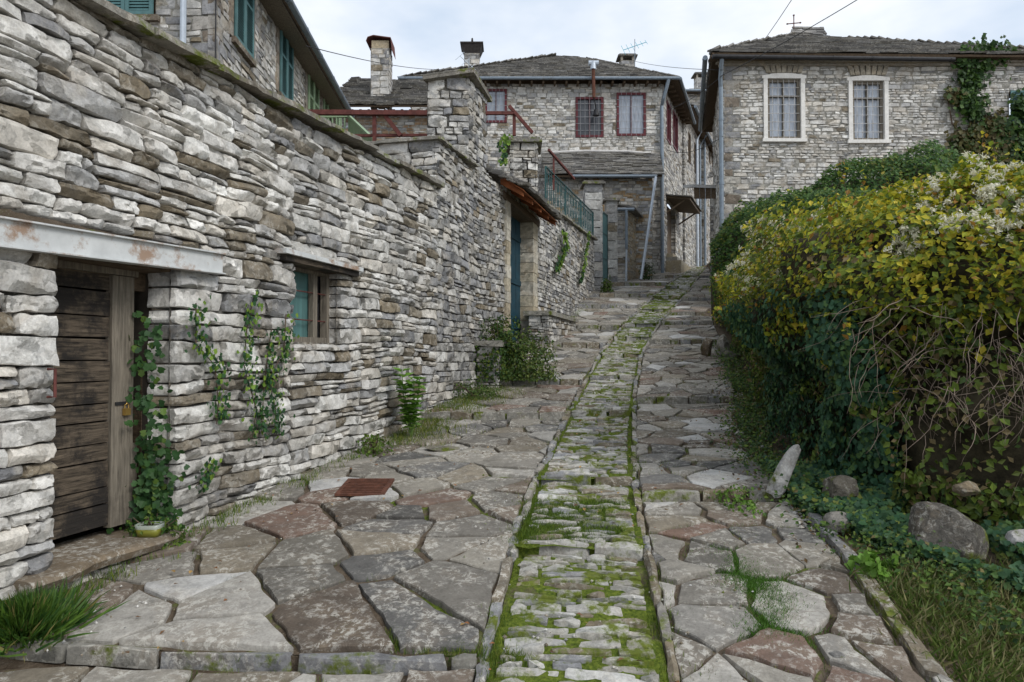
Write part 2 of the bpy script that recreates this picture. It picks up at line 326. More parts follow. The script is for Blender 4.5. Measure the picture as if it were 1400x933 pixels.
# ------------------------------------------------------------------ stone masonry
PALW = [(.69, .67, .63), (.64, .62, .58), (.75, .735, .695), (.56, .545, .515), (.64, .60, .535), (.46, .455, .445)]
def pal(n, brown=.08, grey=.12, base=PALW, mul=1.0, rs=RS, bcol=(.20, .165, .115)):
    c = np.array(base)[rs.randint(0, len(base), n)]*rs.uniform(.86, 1.1, (n, 1))*mul
    k = rs.rand(n); c[k < brown] = np.array(bcol)*rs.uniform(.8, 1.3, ((k < brown).sum(), 1))
    g = (k >= brown) & (k < brown+grey); c[g] = np.array((.24, .24, .245))*rs.uniform(.8, 1.25, (g.sum(), 1))
    return c
def batch(R, tint, mapf, nu=7, nv=5, bulge=.02, amp=.008, gap=.006, rnd=.12, rs=RS, warp=None, tilt=.5):
    """R: n x 5 (u0,u1,v0,v1,back depth). Rounded rough stones; returns verts, quads, tint"""
    R = np.asarray(R, float); n = len(R)
    def ax(k):
        q = .975 if k > 6 else .96; inner = np.linspace(-.9, .9, k-4) if k > 6 else np.linspace(-.8, .8, max(k-4, 1)) if k > 4 else []; return np.concatenate([[-1, -q], inner, [q, 1]]) if k > 4 else np.array([-1, -.93, .93, 1.][:k])
    s, t = np.meshgrid(ax(nu), ax(nv)); s = s[None]; t = t[None]
    uc = (R[:, 0]+R[:, 1])/2; hu = (R[:, 1]-R[:, 0])/2-gap; vc = (R[:, 2]+R[:, 3])/2; hv = (R[:, 3]-R[:, 2])/2-gap
    E = lambda a: a[:, None, None]
    of = rs.uniform(0, 100, n)
    cr_ = E(rs.uniform(.1, 1.5, n)*rnd*.75)
    ss = s*(1-cr_*np.abs(t)**4); tt = t*(1-cr_*np.abs(s)**5)
    sk = E(rs.uniform(-.11, .11, n)); sk2 = E(rs.uniform(-.05, .05, n)); sk3 = E(rs.uniform(-.06, .06, n))
    u = E(uc)+E(hu)*(ss+sk2*t); v = E(vc)+E(hv)*(tt+sk*s+sk3*s*t)
    wob = np.minimum(.012, E(hv)*.22)
    u = u+wob*vn(t*1.7+E(of), E(of)*1.3+s*.7); v = v+wob*vn(s*2.1+E(of)*1.7, E(of)+t*.6+9)
    m_ = np.maximum(np.abs(s)+0*t, np.abs(t)+0*s)
    d = -np.minimum(.012, bulge*.45)*(m_ > .93)+bulge*.35*(1-.5*s*s-.5*t*t)
    d = d+tilt*bulge*(E(rs.uniform(-1, 1, n))*s+E(rs.uniform(-1, 1, n))*t)+E(rs.uniform(-.75, .75, n))*bulge
    x1, y1, z1 = u*9+E(of), v*14, E(of)
    d = d+amp*(1.3*vn(x1, y1, z1)+.9*(1-2*np.abs(vn(x1*2.3, y1*2.1, z1+5))))+amp*.4*vn(x1*6, y1*5, z1)
    for _ in range(4):                       # chipped, nearly flat facets
        aa_ = E(rs.uniform(0, 2*np.pi, n)); k_ = E(rs.uniform(.25, 1.0, n))*bulge*2.4; c_ = E(rs.uniform(-.2, 1.1, n))*bulge*1.3
        d = np.minimum(d, c_+bulge*.6-k_*(np.cos(aa_)*s+np.sin(aa_)*t)+0*d)
    edge = (np.abs(s)+0*t == 1) | (np.abs(t)+0*s == 1)
    d = np.where(edge, -E(R[:, 4]), d)
    if warp: u, v = warp(u, v)
    V = mapf(u, v, d).reshape(-1, 3)
    idx = np.arange(nu*nv).reshape(nv, nu)
    q = np.stack([idx[:-1, :-1], idx[:-1, 1:], idx[1:, 1:], idx[1:, :-1]], -1).reshape(-1, 4)
    Q = (q[None]+np.arange(n)[:, None, None]*nu*nv).reshape(-1, 4)
    T = np.repeat(tint, nu*nv, 0)
    return V, Q, T
def courses(u0, u1, v0, v1, holes=(), hr=(.09, .17), lr=(1.6, 4.2), split=.3, breaks=(), top=None, bot=None, rs=random, dep=.1, jd=.4):
    """rectangles of a coursed rubble wall with openings (u0,u1,v0,v1)"""
    bs = sorted(set([v0, v1]+[b for h in holes for b in (h[2], h[3]) if v0 < b < v1])); rows = []
    for a, b in zip(bs[:-1], bs[1:]):
        v = a
        while v < b-1e-6:
            h = rs.uniform(*hr)
            if b-v-h < hr[0]*.8: h = b-v if b-v < hr[1]*1.3 else (b-v)/2
            rows.append((v, v+h)); v += h
    out = []
    for a, b in rows:
        segs = [(u0, u1, 0, 0)]
        for h in holes:
            if min(b, h[3])-max(a, h[2]) > (b-a)*.3:
                ns = []
                for s0, s1, j0, j1 in segs:
                    if h[1] <= s0 or h[0] >= s1: ns.append((s0, s1, j0, j1)); continue
                    if h[0] > s0: ns.append((s0, h[0], j0, 1))
                    if h[1] < s1: ns.append((h[1], s1, 1, j1))
                segs = ns
        for s0, s1, j0, j1 in segs:
            u = s0
            while u < s1-1e-6:
                L = (b-a)*rs.uniform(*lr)
                if L > .62: L = rs.uniform(.4, .62)
                if s1-u-L < (b-a)*.9: L = s1-u if s1-u < .7 else (s1-u)/2
                e_ = u+L
                um = (u+e_)/2; tb = top(um) if top else 1e9; bb = bot(um) if bot else -1e9
                lo = a; hi = min(b, tb)
                if hi-lo > .025 and hi > bb:
                    dp = jd if (j0 and u == s0) or (j1 and abs(e_-s1) < 1e-6) else dep
                    if hi-lo > .1 and rs.random() < split and dp == dep:
                        m_ = lo+(hi-lo)*rs.uniform(.35, .65)
                        c1 = u+(e_-u)*rs.uniform(.35, .65)
                        out += [(u, c1, lo, m_, dp), (c1, e_, lo, m_, dp)] if rs.random() < .5 and (e_-u) > .22 else [(u, e_, lo, m_, dp)]
                        out += [(u, e_, m_, hi, dp)]
                    else: out.append((u, e_, lo, hi, dp))
                u = e_
    return out
def back(pl, u0, u1, v0, v1, holes, d=-.035, top=None, mc=(.16, .145, .12)):
    """mortar plane behind the stones, with the openings left free"""
    us = sorted(set([u0, u1]+[x for h in holes for x in h[:2]])); vv = sorted(set([v0, v1]+[x for h in holes for x in h[2:]]))
    us = [u for u in us if u0 <= u <= u1]; vv = [v for v in vv if v0 <= v <= v1]
    mb = MB(); mb.c = mc
    for a, b in zip(us[:-1], us[1:]):
        for c, e_ in zip(vv[:-1], vv[1:]):
            m1, m2 = (a+b)/2, (c+e_)/2
            if any(h[0] < m1 < h[1] and h[2] < m2 < h[3] for h in holes): continue
            n = max(1, int((b-a)/1.0))
            for i in range(n):
                x0 = a+(b-a)*i/n; x1 = a+(b-a)*(i+1)/n
                t0 = min(e_, top(x0)-.03) if top else e_; t1 = min(e_, top(x1)-.03) if top else e_
                if min(t0, t1) <= c: continue
                mb.raw([pl.P(x0, c, d), pl.P(x1, c, d), pl.P(x1, t1, d), pl.P(x0, t0, d)], [(0, 1, 2, 3)])
    return mb
def merge(parts):
    V = []; Q = []; T = []; b = 0
    for v, q, t in parts:
        V.append(v); Q.append(q+b); T.append(t); b += len(v)
    return np.concatenate(V), np.concatenate(Q), np.concatenate(T)
def mbq(mb): return np.array(mb.v), np.array([f for f in mb.f if len(f) == 4]), np.array(mb.t)
def masonry(name, pl, u0, u1, v0, v1, holes, parent, mat, nu=5, nv=4, brown=.08, grey=.12, mul=1.0, base=PALW, quoin=(), warpamp=.03, bcol=(.20, .165, .115), **k):
    bk = {a: k.pop(a) for a in ('bulge', 'amp', 'gap', 'rnd') if a in k}
    q = []
    qs = []
    for side, qw, ch in quoin:           # big corner blocks
        v = v0
        i = 0
        while v < v1-.05:
            h = min(random.uniform(.2, .34), v1-v); L = qw*(1.0 if i % 2 else .6)
            a = (u0, u0+L) if side == 0 else (u1-L, u1)
            qs.append((*a, v, v+h, .15)); holes = list(holes)+[(a[0]-(.01 if side == 0 else 0), a[1]+(.01 if side else 0), v, v+h, 'q')]
            v += h; i += 1
    hh = [h[:4] for h in holes]; real = [h for h in holes if len(h) == 4]
    R = courses(u0, u1, v0, v1, hh, **k)
    wf = lambda u, v: (u, v+warpamp*vn(u*.55, v*.5, 3)+warpamp*.4*vn(u*1.9, v*1.3, 7))
    parts = [batch(R, pal(len(R), brown, grey, base, mul, bcol=bcol), pl.M, nu, nv, warp=wf, **bk)]
    if qs: parts.append(batch(qs, pal(len(qs), .35, .3, [(.36, .34, .31), (.4, .38, .34)], 1, bcol=(.17, .14, .11)), pl.M, nu, nv, warp=wf, bulge=.015, amp=.005, rnd=.03))
    parts.append(mbq(back(pl, u0, u1, v0, v1, real, -.022 if mat is MAT['wallfar'] else -.06, k.get('top'), (.27, .26, .23) if mat is MAT['wallfar'] else (.045, .04, .035))))
    V, Q, T = merge(parts)
    return mk(name, V, Q, mat, parent, T, sharp=24)
# ------------------------------------------------------------------ slate roofs and coping
def slabs(mb, A0, A1, B0, B1, step=.2, wr=(.3, .65), th=.045, lift=.05, jit=.03, cols=((.17, .165, .155), (.13, .125, .12), (.21, .2, .185), (.15, .14, .12), (.26, .25, .235)), over=.5):
    A0, A1, B0, B1 = map(Vector, (A0, A1, B0, B1))
    up = ((B0+B1)/2-(A0+A1)/2); S = up.length; n_rows = max(1, int(S/step)); n = (A1-A0).cross(up).normalized()
    if n.z < 0: n = -n
    for i in range(n_rows+1):
        f = i/n_rows*(1-over*step/S*0); f0 = max(f-.0, 0)
        L = A0.lerp(B0, min(f0, 1)); R_ = A1.lerp(B1, min(f0, 1)); W = (R_-L).length
        if W < .12: continue
        d = (R_-L)/W; us = up.normalized(); x = random.uniform(-.2, 0)
        while x < W:
            w_ = random.uniform(*wr); a = max(x, -.04); b = min(x+w_, W+.04)
            if b-a > .08:
                l = step*random.uniform(1.4, 1.9); t_ = th*random.uniform(.6, 1.4); lf = lift*random.uniform(.5, 1.3); j = lambda: random.uniform(-jit, jit)
                p = [L+d*(a+.004+j()*.2)+us*j(), L+d*(b-.004+j()*.2)+us*j(), L+d*(b+j()*.4)+us*l, L+d*(a+j()*.4)+us*l]
                h0 = n*(lf*.7+j()*.3); h1 = n*(lf*.8+j()*.3); hb = n*-.02
                c = random.choice(cols); k_ = random.uniform(.75, 1.2); mb.c = tuple(q*k_ for q in c)
                mb.hexa([p[0]+h0, p[1]+h1, p[2]+hb, p[3]+hb, p[0]+h0+n*t_, p[1]+h1+n*t_, p[2]+hb+n*t_, p[3]+hb+n*t_])
            x += w_
def deck(mb, pts, th=.06):
    pts = [Vector(p) for p in pts]; n = (pts[1]-pts[0]).cross(pts[2]-pts[0]).normalized()
    if n.z < 0: n = -n
    m = len(pts); mb.c = (.1, .085, .07)
    lo = [p-n*th for p in pts]
    mb.raw(pts+lo, [tuple(range(m)), tuple(range(2*m-1, m-1, -1))]+[(i, (i+1) % m, m+(i+1) % m, m+i) for i in range(m)])
def cope(mb, pl, u0, u1, topf, d0, d1, th=.06, lr=(.4, .9), cols=((.26, .245, .21), (.2, .19, .165), (.31, .3, .27), (.17, .15, .12))):
    u = u0
    while u < u1:
        L = random.uniform(*lr); e_ = min(u+L, u1); t_ = th*random.uniform(.8, 1.3); o = random.uniform(-.02, .03)
        k_ = random.uniform(.8, 1.2); mb.c = tuple(q*k_ for q in random.choice(cols))
        n = max(2, int((e_-u)/.12)); za = topf(u)+random.uniform(-.008, .012); zb = topf(e_)+random.uniform(-.008, .012)
        for i in range(n):      # one slab with a ragged edge, split into short lengths
            pass
        vs_ = []; 
        for i in range(n+1):
            f = i/n; uu = u+.004+(e_-u-.008)*f; z = za+(zb-za)*f; r = random.uniform(-.018, .018)*(1 if 0 < i < n else .3)
            vs_ += [pl.P(uu, z, d0), pl.P(uu, z+random.uniform(-.004, .004), d1+o+r), pl.P(uu, z+t_*.8, d1+o+r-.006), pl.P(uu, z+t_, d1+o+r-.03), pl.P(uu, z+t_*1.15, d0)]
        fs = []
        for i in range(n):
            for k in range(4): fs.append((i*5+k, (i+1)*5+k, (i+1)*5+k+1, i*5+k+1))
        fs += [tuple(range(4, -1, -1)), tuple(n*5+k for k in range(5))]
        mb.raw(vs_, fs); u = e_
# ------------------------------------------------------------------ leaves
LT = {'rhomb': (np.array([(0, 0, 0), (-.34, .45, .1), (0, 1, -.08), (.34, .45, .1)]), np.array([(0, 2, 1), (0, 3, 2)])),
      'ivy': (np.array([(0, 0, 0), (-.5, .12, .06), (-.34, .42, .02), (-.42, .72, -.02), (0, 1.05, -.1), (.42, .72, -.02), (.34, .42, .02), (.5, .12, .06), (0, .45, -.03)]),
              np.array([(8, 0, 7), (8, 7, 6), (8, 6, 5), (8, 5, 4), (8, 4, 3), (8, 3, 2), (8, 2, 1), (8, 1, 0)])),
      'tuft': (np.array([(-.13, 0, 0), (.13, 0, 0), (-.2, .6, .1), (.2, .6, .1), (0, 1, .2)]), np.array([(0, 1, 3), (0, 3, 2), (2, 3, 4)])),
      'blade': (np.array([(-.04, 0, 0), (.04, 0, 0), (-.03, .55, .1), (.03, .55, .1), (0, 1, .32)]), np.array([(0, 1, 3), (0, 3, 2), (2, 3, 4)]))}
def leaves(Pt, Nn, size, col, tpl='rhomb', droop=.3, up=None, spread=.7, rs=RS):
    """Pt n x 3, Nn n x 3 facing, size n, col n x 3"""
    n = len(Pt); tv, tf = LT[tpl]
    N = Nn+rs.normal(0, spread, (n, 3)); N /= np.linalg.norm(N, axis=1, keepdims=True)+1e-9
    U = rs.normal(0, .8, (n, 3)); U[:, 2] -= droop*2
    if up is not None: U = up
    U = U-N*(U*N).sum(1, keepdims=True); U /= np.linalg.norm(U, axis=1, keepdims=True)+1e-9
    X = np.cross(U, N); S = size[:, None, None]
    V = Pt[:, None]+S*(tv[None, :, 0:1]*X[:, None]+(tv[None, :, 1:2]-.4*(tpl != 'blade'))*U[:, None]+tv[None, :, 2:3]*N[:, None])
    Q = (tf[None]+np.arange(n)[:, None, None]*len(tv)).reshape(-1, 3)
    return V.reshape(-1, 3), Q, np.repeat(col, len(tv), 0)
def lcol(n, cs, wts=None, var=.2, rs=RS):
    cs = np.array(cs, float); i = rs.choice(len(cs), n, p=None if wts is None else np.array(wts)/sum(wts))
    return cs[i]*rs.uniform(1-var, 1+var, (n, 1))
DKG = [(.018, .05, .022), (.025, .07, .03), (.04, .085, .03), (.03, .06, .025)]
YG = [(.34, .36, .03), (.5, .45, .035), (.2, .26, .03), (.1, .15, .025), (.52, .42, .04), (.36, .19, .04)]
# ================================================================== GROUND
def ground_mesh():
    ys = np.concatenate([np.arange(-20, 1, 3), np.arange(1, 16, .16), np.arange(16, 40, .5), np.arange(40, 60, 2), np.array([60, 80, 120, 200, 400])])
    la = np.array([-300, -120, -60, -30, -15, -8, -4, -2, -1.2, -.8, -.46, -.4, -.2, 0]); fr = np.linspace(0, 1, 26)[1:]
    ra = np.concatenate([np.arange(.12, 4, .16), [4.5, 5, 6, 8, 11, 15, 25, 50, 120, 300]])
    Y = ys[:, None]; wx = wallX(Y); xr = XR(Y)
    X = np.concatenate([wx+la[None], wx+(xr-wx)*fr[None], xr+ra[None]], 1); Y = Y+0*X
    Z = P(Y)-.09
    on = (X > wallX(Y)-.3) & (X < XR(Y)+.0)
    ter = it(Y, [-20, 9, 10, 12, 16, 20, 28, 29], [2.9, 2.9, 3.4, 3.9, 4.7, 5.0, 5.6, 5.3])
    left = (X < wallX(Y)-np.where((Y > 12.8) & (Y < 18), 1.1, .39)) & (Y < 28.5) & ~((X > wallX(Y)-1.6) & (Y < 9))
    left2 = (X < wallX(Y)-1.3) & (Y < 9)
    Z = np.where(left | left2, np.maximum(Z, ter), Z)
    Z = Z+np.where(on, .012*vn(X*3, Y*3), 0)
    ins = in_bank(X, Y); dl = dline(X, Y)
    plat = it(Y, [0, 4, 8, 12, 17, 21, 24, 31, 60], [2.3, 2.4, 2.5, 2.7, 3.1, 4.2, 4.8, 6, 9])
    k = np.clip((dl-.75)/1.0, 0, 1); k = k*k*(3-2*k)
    Z = np.where(ins, np.maximum(Z, Z+(plat-Z)*k), Z)
    rough = (X > XR2(Y)) & (~ins) & (Y < 22)
    Z = Z+np.where(rough, .05+.04*vn(X*1.3, Y*1.3)+.02*vn(X*4, Y*4), 0)
    Z = np.where((Y >= 22) & (X > 6.9+.253*(Y-22)), np.maximum(Z, plat), Z)
    ny, nx = X.shape; idx = np.arange(nx*ny).reshape(ny, nx)
    Q = np.stack([idx[:-1, :-1], idx[:-1, 1:], idx[1:, 1:], idx[1:, :-1]], -1).reshape(-1, 4)
    o = mk('ground', np.stack([X, Y, Z], -1), Q, MAT['soil']); tag(o, kind='structure')
ground_mesh()
def gz(x, y):
    x = np.asarray(x, float); y = np.asarray(y, float)
    r = np.where(x < TL(y), zl('L', y), np.where(x < TR(y), zl('M', y), np.where(x < XR2(y), zl('R', y), P(y)-.09+.05+.04*vn(x*1.3, y*1.3)+.02*vn(x*4, y*4))))
    return r
# ---- paving
def clip(poly, a, b, c):
    out = []
    for i in range(len(poly)):
        p, q = poly[i], poly[(i+1) % len(poly)]; dp = a*p[0]+b*p[1]-c; dq = a*q[0]+b*q[1]-c
        if dp <= 0: out.append(p)
        if (dp < 0 < dq) or (dq < 0 < dp):
            t = dp/(dp-dq); out.append((p[0]+(q[0]-p[0])*t, p[1]+(q[1]-p[1])*t))
    return out
def voronoi(W, L, sx, sy, rs):
    nx = max(1, round(W/sx)); ny = max(1, round(L/sy)); seeds = []
    for j in range(ny):
        for i in range(nx+(j % 2)):
            if rs.random() < .2: continue
            seeds.append(((i+.5-(j % 2)*.5+rs.uniform(-.42, .42))*W/nx, (j+.5+rs.uniform(-.42, .42))*L/ny))
    cells = []
    for i, p in enumerate(seeds):
        poly = [(0, 0), (W, 0), (W, L), (0, L)]
        for k, q in enumerate(seeds):
            if k == i or abs(q[1]-p[1]) > 3*sy+.3 or abs(q[0]-p[0]) > 3*sx+.3: continue
            a, b = q[0]-p[0], q[1]-p[1]; poly = clip(poly, a, b, (q[0]**2+q[1]**2-p[0]**2-p[1]**2)/2)
            if len(poly) < 3: break
        if len(poly) >= 3: cells.append(poly)
    return cells
SLABC = [(.235, .215, .18), (.2, .185, .16), (.29, .268, .23), (.135, .13, .122), (.36, .34, .305), (.22, .19, .145), (.17, .135, .105)]
def slab_cell(mb, poly, mapf, rs, col, gap=.012, th=.05, dz=0.0, tilt=(0, 0), rough=1.3, nr=.007):
    cx = sum(p[0] for p in poly)/len(poly); cy = sum(p[1] for p in poly)/len(poly)
    pts = []
    m = len(poly); per = 0
    for i in range(m):
        p, q = poly[i], poly[(i+1) % m]; L = math.hypot(q[0]-p[0], q[1]-p[1]); per += L
        if L < .02: continue
        k = max(2, int(L/.07)); 
        for j in range(k): 
            f = (j+.25)/(k-.5+.0) if k > 2 else (j+.5)/k
            f = j/k
            pts.append((p[0]+(q[0]-p[0])*f, p[1]+(q[1]-p[1])*f))
    if len(pts) < 4: return
    n = len(pts); of = rs.uniform(0, 99)
    r0 = [math.hypot(x-cx, y-cy)+1e-6 for x, y in pts]; R_ = sum(r0)/n
    if R_ < .04: return
    A = np.array(pts)-(cx, cy); r0 = np.array(r0)
    wob = (vn(A[:, 0]*7+of, A[:, 1]*7)*.014+vn(A[:, 0]*22+of, A[:, 1]*22)*.006)*rough
    sc = np.clip((r0-gap+wob)/r0, .3, 1.0)
    rings = [(1.0, -th, 1.0), (1.0, -.009, 1.0), (1-.006/R_, -.001, 1), (1-.03/R_, .002, 1), (.72, .004, 1), (.42, .005, 1), (.16, .005, 1)]
    V = []
    for f, z, _ in rings:
        B = A*(sc*f)[:, None]; x = B[:, 0]+cx; y = B[:, 1]+cy
        hz = z+dz+tilt[0]*B[:, 0]+tilt[1]*B[:, 1]
        if z > -.03: hz = hz+nr*(vn(x*5+of, y*5)+.5*np.round(2*vn(x*3+of, y*3+9))*.5)*(.5 if z < -.01 else 1)
        V += mapf(x, y, hz).tolist()
    V += mapf(np.array([cx]), np.array([cy]), np.array([dz+.005])).tolist()
    fs = []
    for k in range(len(rings)-1):
        for i in range(n): fs.append((k*n+i, k*n+(i+1) % n, (k+1)*n+(i+1) % n, (k+1)*n+i))
    k = len(rings)-1
    for i in range(n): fs.append((k*n+i, k*n+(i+1) % n, (k+1)*n))
    mb.c = col; mb.raw(V, fs)
def pave(lane, xa, xb, sx, sy, name, y0=1.2, y1=45):
    rs = random.Random(hash(lane) % 7+3 if False else {'L': 5, 'R': 9}[lane]); mb = MB(); ys = [a for a, _ in RIS[lane]]; bed = MB(); bed.c = (.2, .2, .2); kb = []
    for (a, h), (b, _) in zip(RIS[lane][:-1], RIS[lane][1:]):
        if a > 36: break
        aa = a; ym = (a+b)/2; W = float(xb(ym)-xa(ym)); far = 1+max(0, (ym-14)*.02)
        def mapf(x, y, z):
            Y = aa+.1+y; fr = np.clip(x/W, 0, 1.0); skew = (.09*np.sin(fr*3+aa)+(.3*(1-fr)-.05 if lane == 'L' and aa == 3.5 else 0))*(1-y/(L_+.01))
            Y = Y+skew; X = xa(Y)+(xb(Y)-xa(Y))*fr
            return np.stack([X, Y, zl(lane, np.minimum(Y-skew, aa+L_+.09))+z+.006], -1)
        L_ = b-a-.1
        for poly in voronoi(W, L_, sx*far, sy*far, rs):
            c = rs.choice(SLABC); k = rs.uniform(.65, 1.25); c = tuple(q*k for q in c)
            if rs.random() < .05: c = (.19, .125, .095)
            if rs.random() < .04: c = (.5, .49, .47)
            slab_cell(mb, poly, mapf, rs, c, gap=rs.uniform(.012, .032), dz=rs.uniform(-.012, .012), tilt=(rs.uniform(-.03, .03), rs.uniform(-.03, .03)))
        # bed
        n = 24; m_ = 12; g = []
        for j in range(m_+1):
            for i in range(n+1):
                y = -.05+(L_+.1)*j/m_; f = i/n; q = mapf(np.array([W*f]), np.array([max(y, 0)]), np.array([-.03+.008*float(vn(f*W*6, (aa+y)*6))]))[0]; g.append(q)
        bed.raw(g, [(j*(n+1)+i, j*(n+1)+i+1, (j+1)*(n+1)+i+1, (j+1)*(n+1)+i) for j in range(m_) for i in range(n)])
        # earth face of the step, right behind its edge stones
        if h:
            fr_ = [(mapf(np.array([W*i/n]), np.array([.0]), np.array([-.02]))[0]+np.array([0, -.03, 0])) for i in range(n+1)]
            bed.raw([tuple(q) for q in fr_]+[(q[0], q[1], q[2]-h-.12) for q in fr_], [(i, i+1, n+2+i, n+1+i) for i in range(n)])
        # edge stones of the step
        x = 0
        R = []
        while x < W-.05:
            l = rs.uniform(.2, .6) if aa != 3.5 else rs.uniform(.45, 1.0); R.append((x, min(x+l, W), rs.uniform(-.015, .01) if aa != 3.5 else rs.uniform(.01, .03), .085, h+.05)); x += l
        def mapk(u, v, d):
            y = v-.1; fr = np.clip(u/W, 0, 1); sk = .09*np.sin(fr*3+aa)+(.3*(1-fr)-.05 if lane == 'L' and aa == 3.5 else 0)
            Y = aa+.1+y+sk; X = xa(Y)+(xb(Y)-xa(Y))*fr
            return np.stack([X, Y, zl(lane, aa+.05)+.012+d+0*Y], -1)
        kb.append(batch(R, pal(len(R), .2, .3, [(.3, .285, .25), (.24, .23, .2)]), mapk, 9, 5, bulge=.012, amp=.007, gap=.005, rnd=.1))
    o = mb.build(name, MAT['slab'], smooth=True, sharp=24); tag(o, kind='structure')
    o = bed.build(name+'_bed', MAT['bed'], smooth=True); tag(o, kind='structure')
    V, Q, T = merge(kb); tag(mk(name+'_step_edges', V, Q, MAT['kerb'], None, T, sharp=28), kind='structure')
pave('L', lambda y: wallX(y)-.03, lambda y: TL(y)-.03, .46, .38, 'pavement')
pave('R', lambda y: TR(y)+.03, lambda y: XR2(y), .44, .29, 'footpath')
def cobbles():
    rs = random.Random(4); parts = []; R = []; dep = []
    ys = [a for a, _ in RIS['M']]
    v = .8
    while v < 40:
        h = rs.uniform(.045, .1)*(1 if v < 12 else 1.4); nxt = min([y for y in ys if y > v+.01]+[99])
        ris = any(abs(v-y) < 1e-6 for y in ys)
        if ris: h = .1
        if v+h > nxt-.03: h = nxt-v
        u = .02 if ris else .06; W = float(TR(v)-TL(v))-(.02 if ris else .06)
        while u < W-.03:
            l = rs.uniform(.3, .6) if ris else rs.uniform(.1, .42); e_ = min(u+l, W)
            if W-e_ < .07: e_ = W
            if rs.random() > .12 or ris: R.append((u, e_, v, v+h*rs.uniform(.8, 1), .12 if ris else .05))
            u = e_
        v += h
    def mapf(u, v, d):
        Y = v+.05*np.sin(u*3+v*.3)+.02*vn(u*4, v*2); return np.stack([TL(Y)+u+0*v, Y, zl('M', v+.0)+d+.01+0*u], -1)
    R = np.array(R); RR = []
    base = [(.46, .445, .41), (.4, .39, .35), (.54, .53, .5), (.34, .32, .28)]
    near = R[R[:, 2] < 9]; far = R[R[:, 2] >= 9]
    # keep every stone on its own tread
    parts.append(batch(near, pal(len(near), .12, .18, base), mapf, 11, 6, bulge=.014, amp=.01, gap=.009, rnd=.2, tilt=1.1))
    parts.append(batch(far, pal(len(far), .12, .18, base), mapf, 5, 4, bulge=.018, amp=.008, gap=.008, rnd=.14, tilt=.8))
    V, Q, T = merge(parts); tag(mk('cobbled_track', V, Q, MAT['cobble'], None, T, sharp=26), kind='structure')
    g = MB(); yy = []
    for (a, _), (b, _) in zip(RIS['M'][:-1], RIS['M'][1:]):
        if a > 36: break
        m_ = max(4, int((b-a)/.12)); n = 10; q = []
        hh_ = [h for y_, h in RIS['M'] if y_ == a][0]; Y = a+.06; zt_ = float(zl('M', Y))-.005; xa_, xb_ = float(TL(Y)), float(TR(Y))
        g.raw([(xa_, Y, zt_), (xb_, Y, zt_), (xb_, Y, zt_-hh_-.1), (xa_, Y, zt_-hh_-.1)], [(0, 1, 2, 3)])
        for j in range(m_+1):
            Y = a+.012+(b-a-.02)*j/m_
            for i in range(n+1):
                u = .02+(float(TR(Y)-TL(Y))-.04)*i/n; q.append((float(TL(Y))+u, Y, float(zl('M', Y))-.016+.018*float(vn(u*7, Y*7))+.008*float(vn(u*20, Y*20))))
        g.raw(q, [(j*(n+1)+i, j*(n+1)+i+1, (j+1)*(n+1)+i+1, (j+1)*(n+1)+i) for j in range(m_) for i in range(n)])
    tag(g.build('moss_bed', MAT['mossbed'], smooth=True), kind='structure')
    # the two lines of narrow kerb stones
    for nm, T_, off in (('kerb', TL, 0), ('kerb', TR, 0)):
        R = []; y = 1.0
        while y < 40:
            l = rs.uniform(.2, .6); o_ = rs.uniform(-.014, .014); R.append((o_-.038*rs.uniform(.75, 1.2), o_+.038*rs.uniform(.75, 1.2), y, y+l, .12)); y += l+rs.choice([0, 0, .02, .06])
        R = np.array(R); jx = {}
        def mapk(u, v, d): return np.stack([T_(v)+u+.02*vn(v*1.2, 3.)+0*d, v+0*u, P(v)+.018+d+.012*vn(v*2.1, 5.)], -1)
        V, Q, T = batch(R, pal(len(R), .25, .35, [(.36, .33, .29), (.29, .27, .24)]), mapk, 7, 12, bulge=.016, amp=.01, gap=.006, rnd=.12)
        tag(mk(nm, V, Q, MAT['kerb'], None, T, sharp=28), kind='structure')
    # right hand edge kerb near the camera
    R = []; y = 2.8
    while y < 5.3:
        l = rs.uniform(.4, .8); R.append((-.05, .05, y, y+l, .15)); y += l
    def mapk(u, v, d): return np.stack([XR2(v)+.06+u, v+0*u, P(v)+.03+d], -1)
    V, Q, T = batch(R, pal(len(R), .2, .3, [(.33, .31, .28)]), mapk, 7, 12, bulge=.015, amp=.01, gap=.004, rnd=.05)
    tag(mk('kerb', V, Q, MAT['kerb'], None, T, sharp=28), kind='structure')
cobbles()
# ================================================================== LANE WALL (left)
WN = (1.0/1.036, -WK/1.036)
LW = Plane((WX0, 0), (WK, 1), WN)
def U(y): return y*1.036
def Yof(u): return u/1.036
lane = thing('lane_wall', (-2.9, 4.2, .1), 'long pale dry stone wall along the left of the lane with plank door and small square window', 'wall')
ctop = lambda u: it(Yof(u), [0, 4.4, 10.2, 30], [3.86, 3.9, 4.2, 4.2])-.07
du0, dv1 = LW.hit(82, 352); du1, _ = LW.hit(241, 400); _, dsill = LW.hit(160, 748)
wu0, wv1 = LW.hit(402, 358); wu1, wv0 = LW.hit(466, 462); 
wv0 = LW.hit(430, 468)[1]
dv1 = LW.hit(160, 352)[1]+.02
bu0, bz = LW.hit(0, 326); bu1, bz1 = LW.hit(298, 372); bzt = LW.hit(298, 347)[1]
dhole = (du0, du1, dsill-.02, dv1); whole_ = (wu0, wu1, wv0, wv1)
beamhole = (U(2.2), bu1, dv1, bzt+.02)
lint = (wu0-.28, wu1+.35, wv1, wv1+.09)
bot = lambda u: P(Yof(u))-.15
k1 = dict(hr=(.075, .17), lr=(1.7, 4.8), split=.34, brown=.12, grey=.08, bulge=.026, amp=.013, gap=.005, rnd=.055)
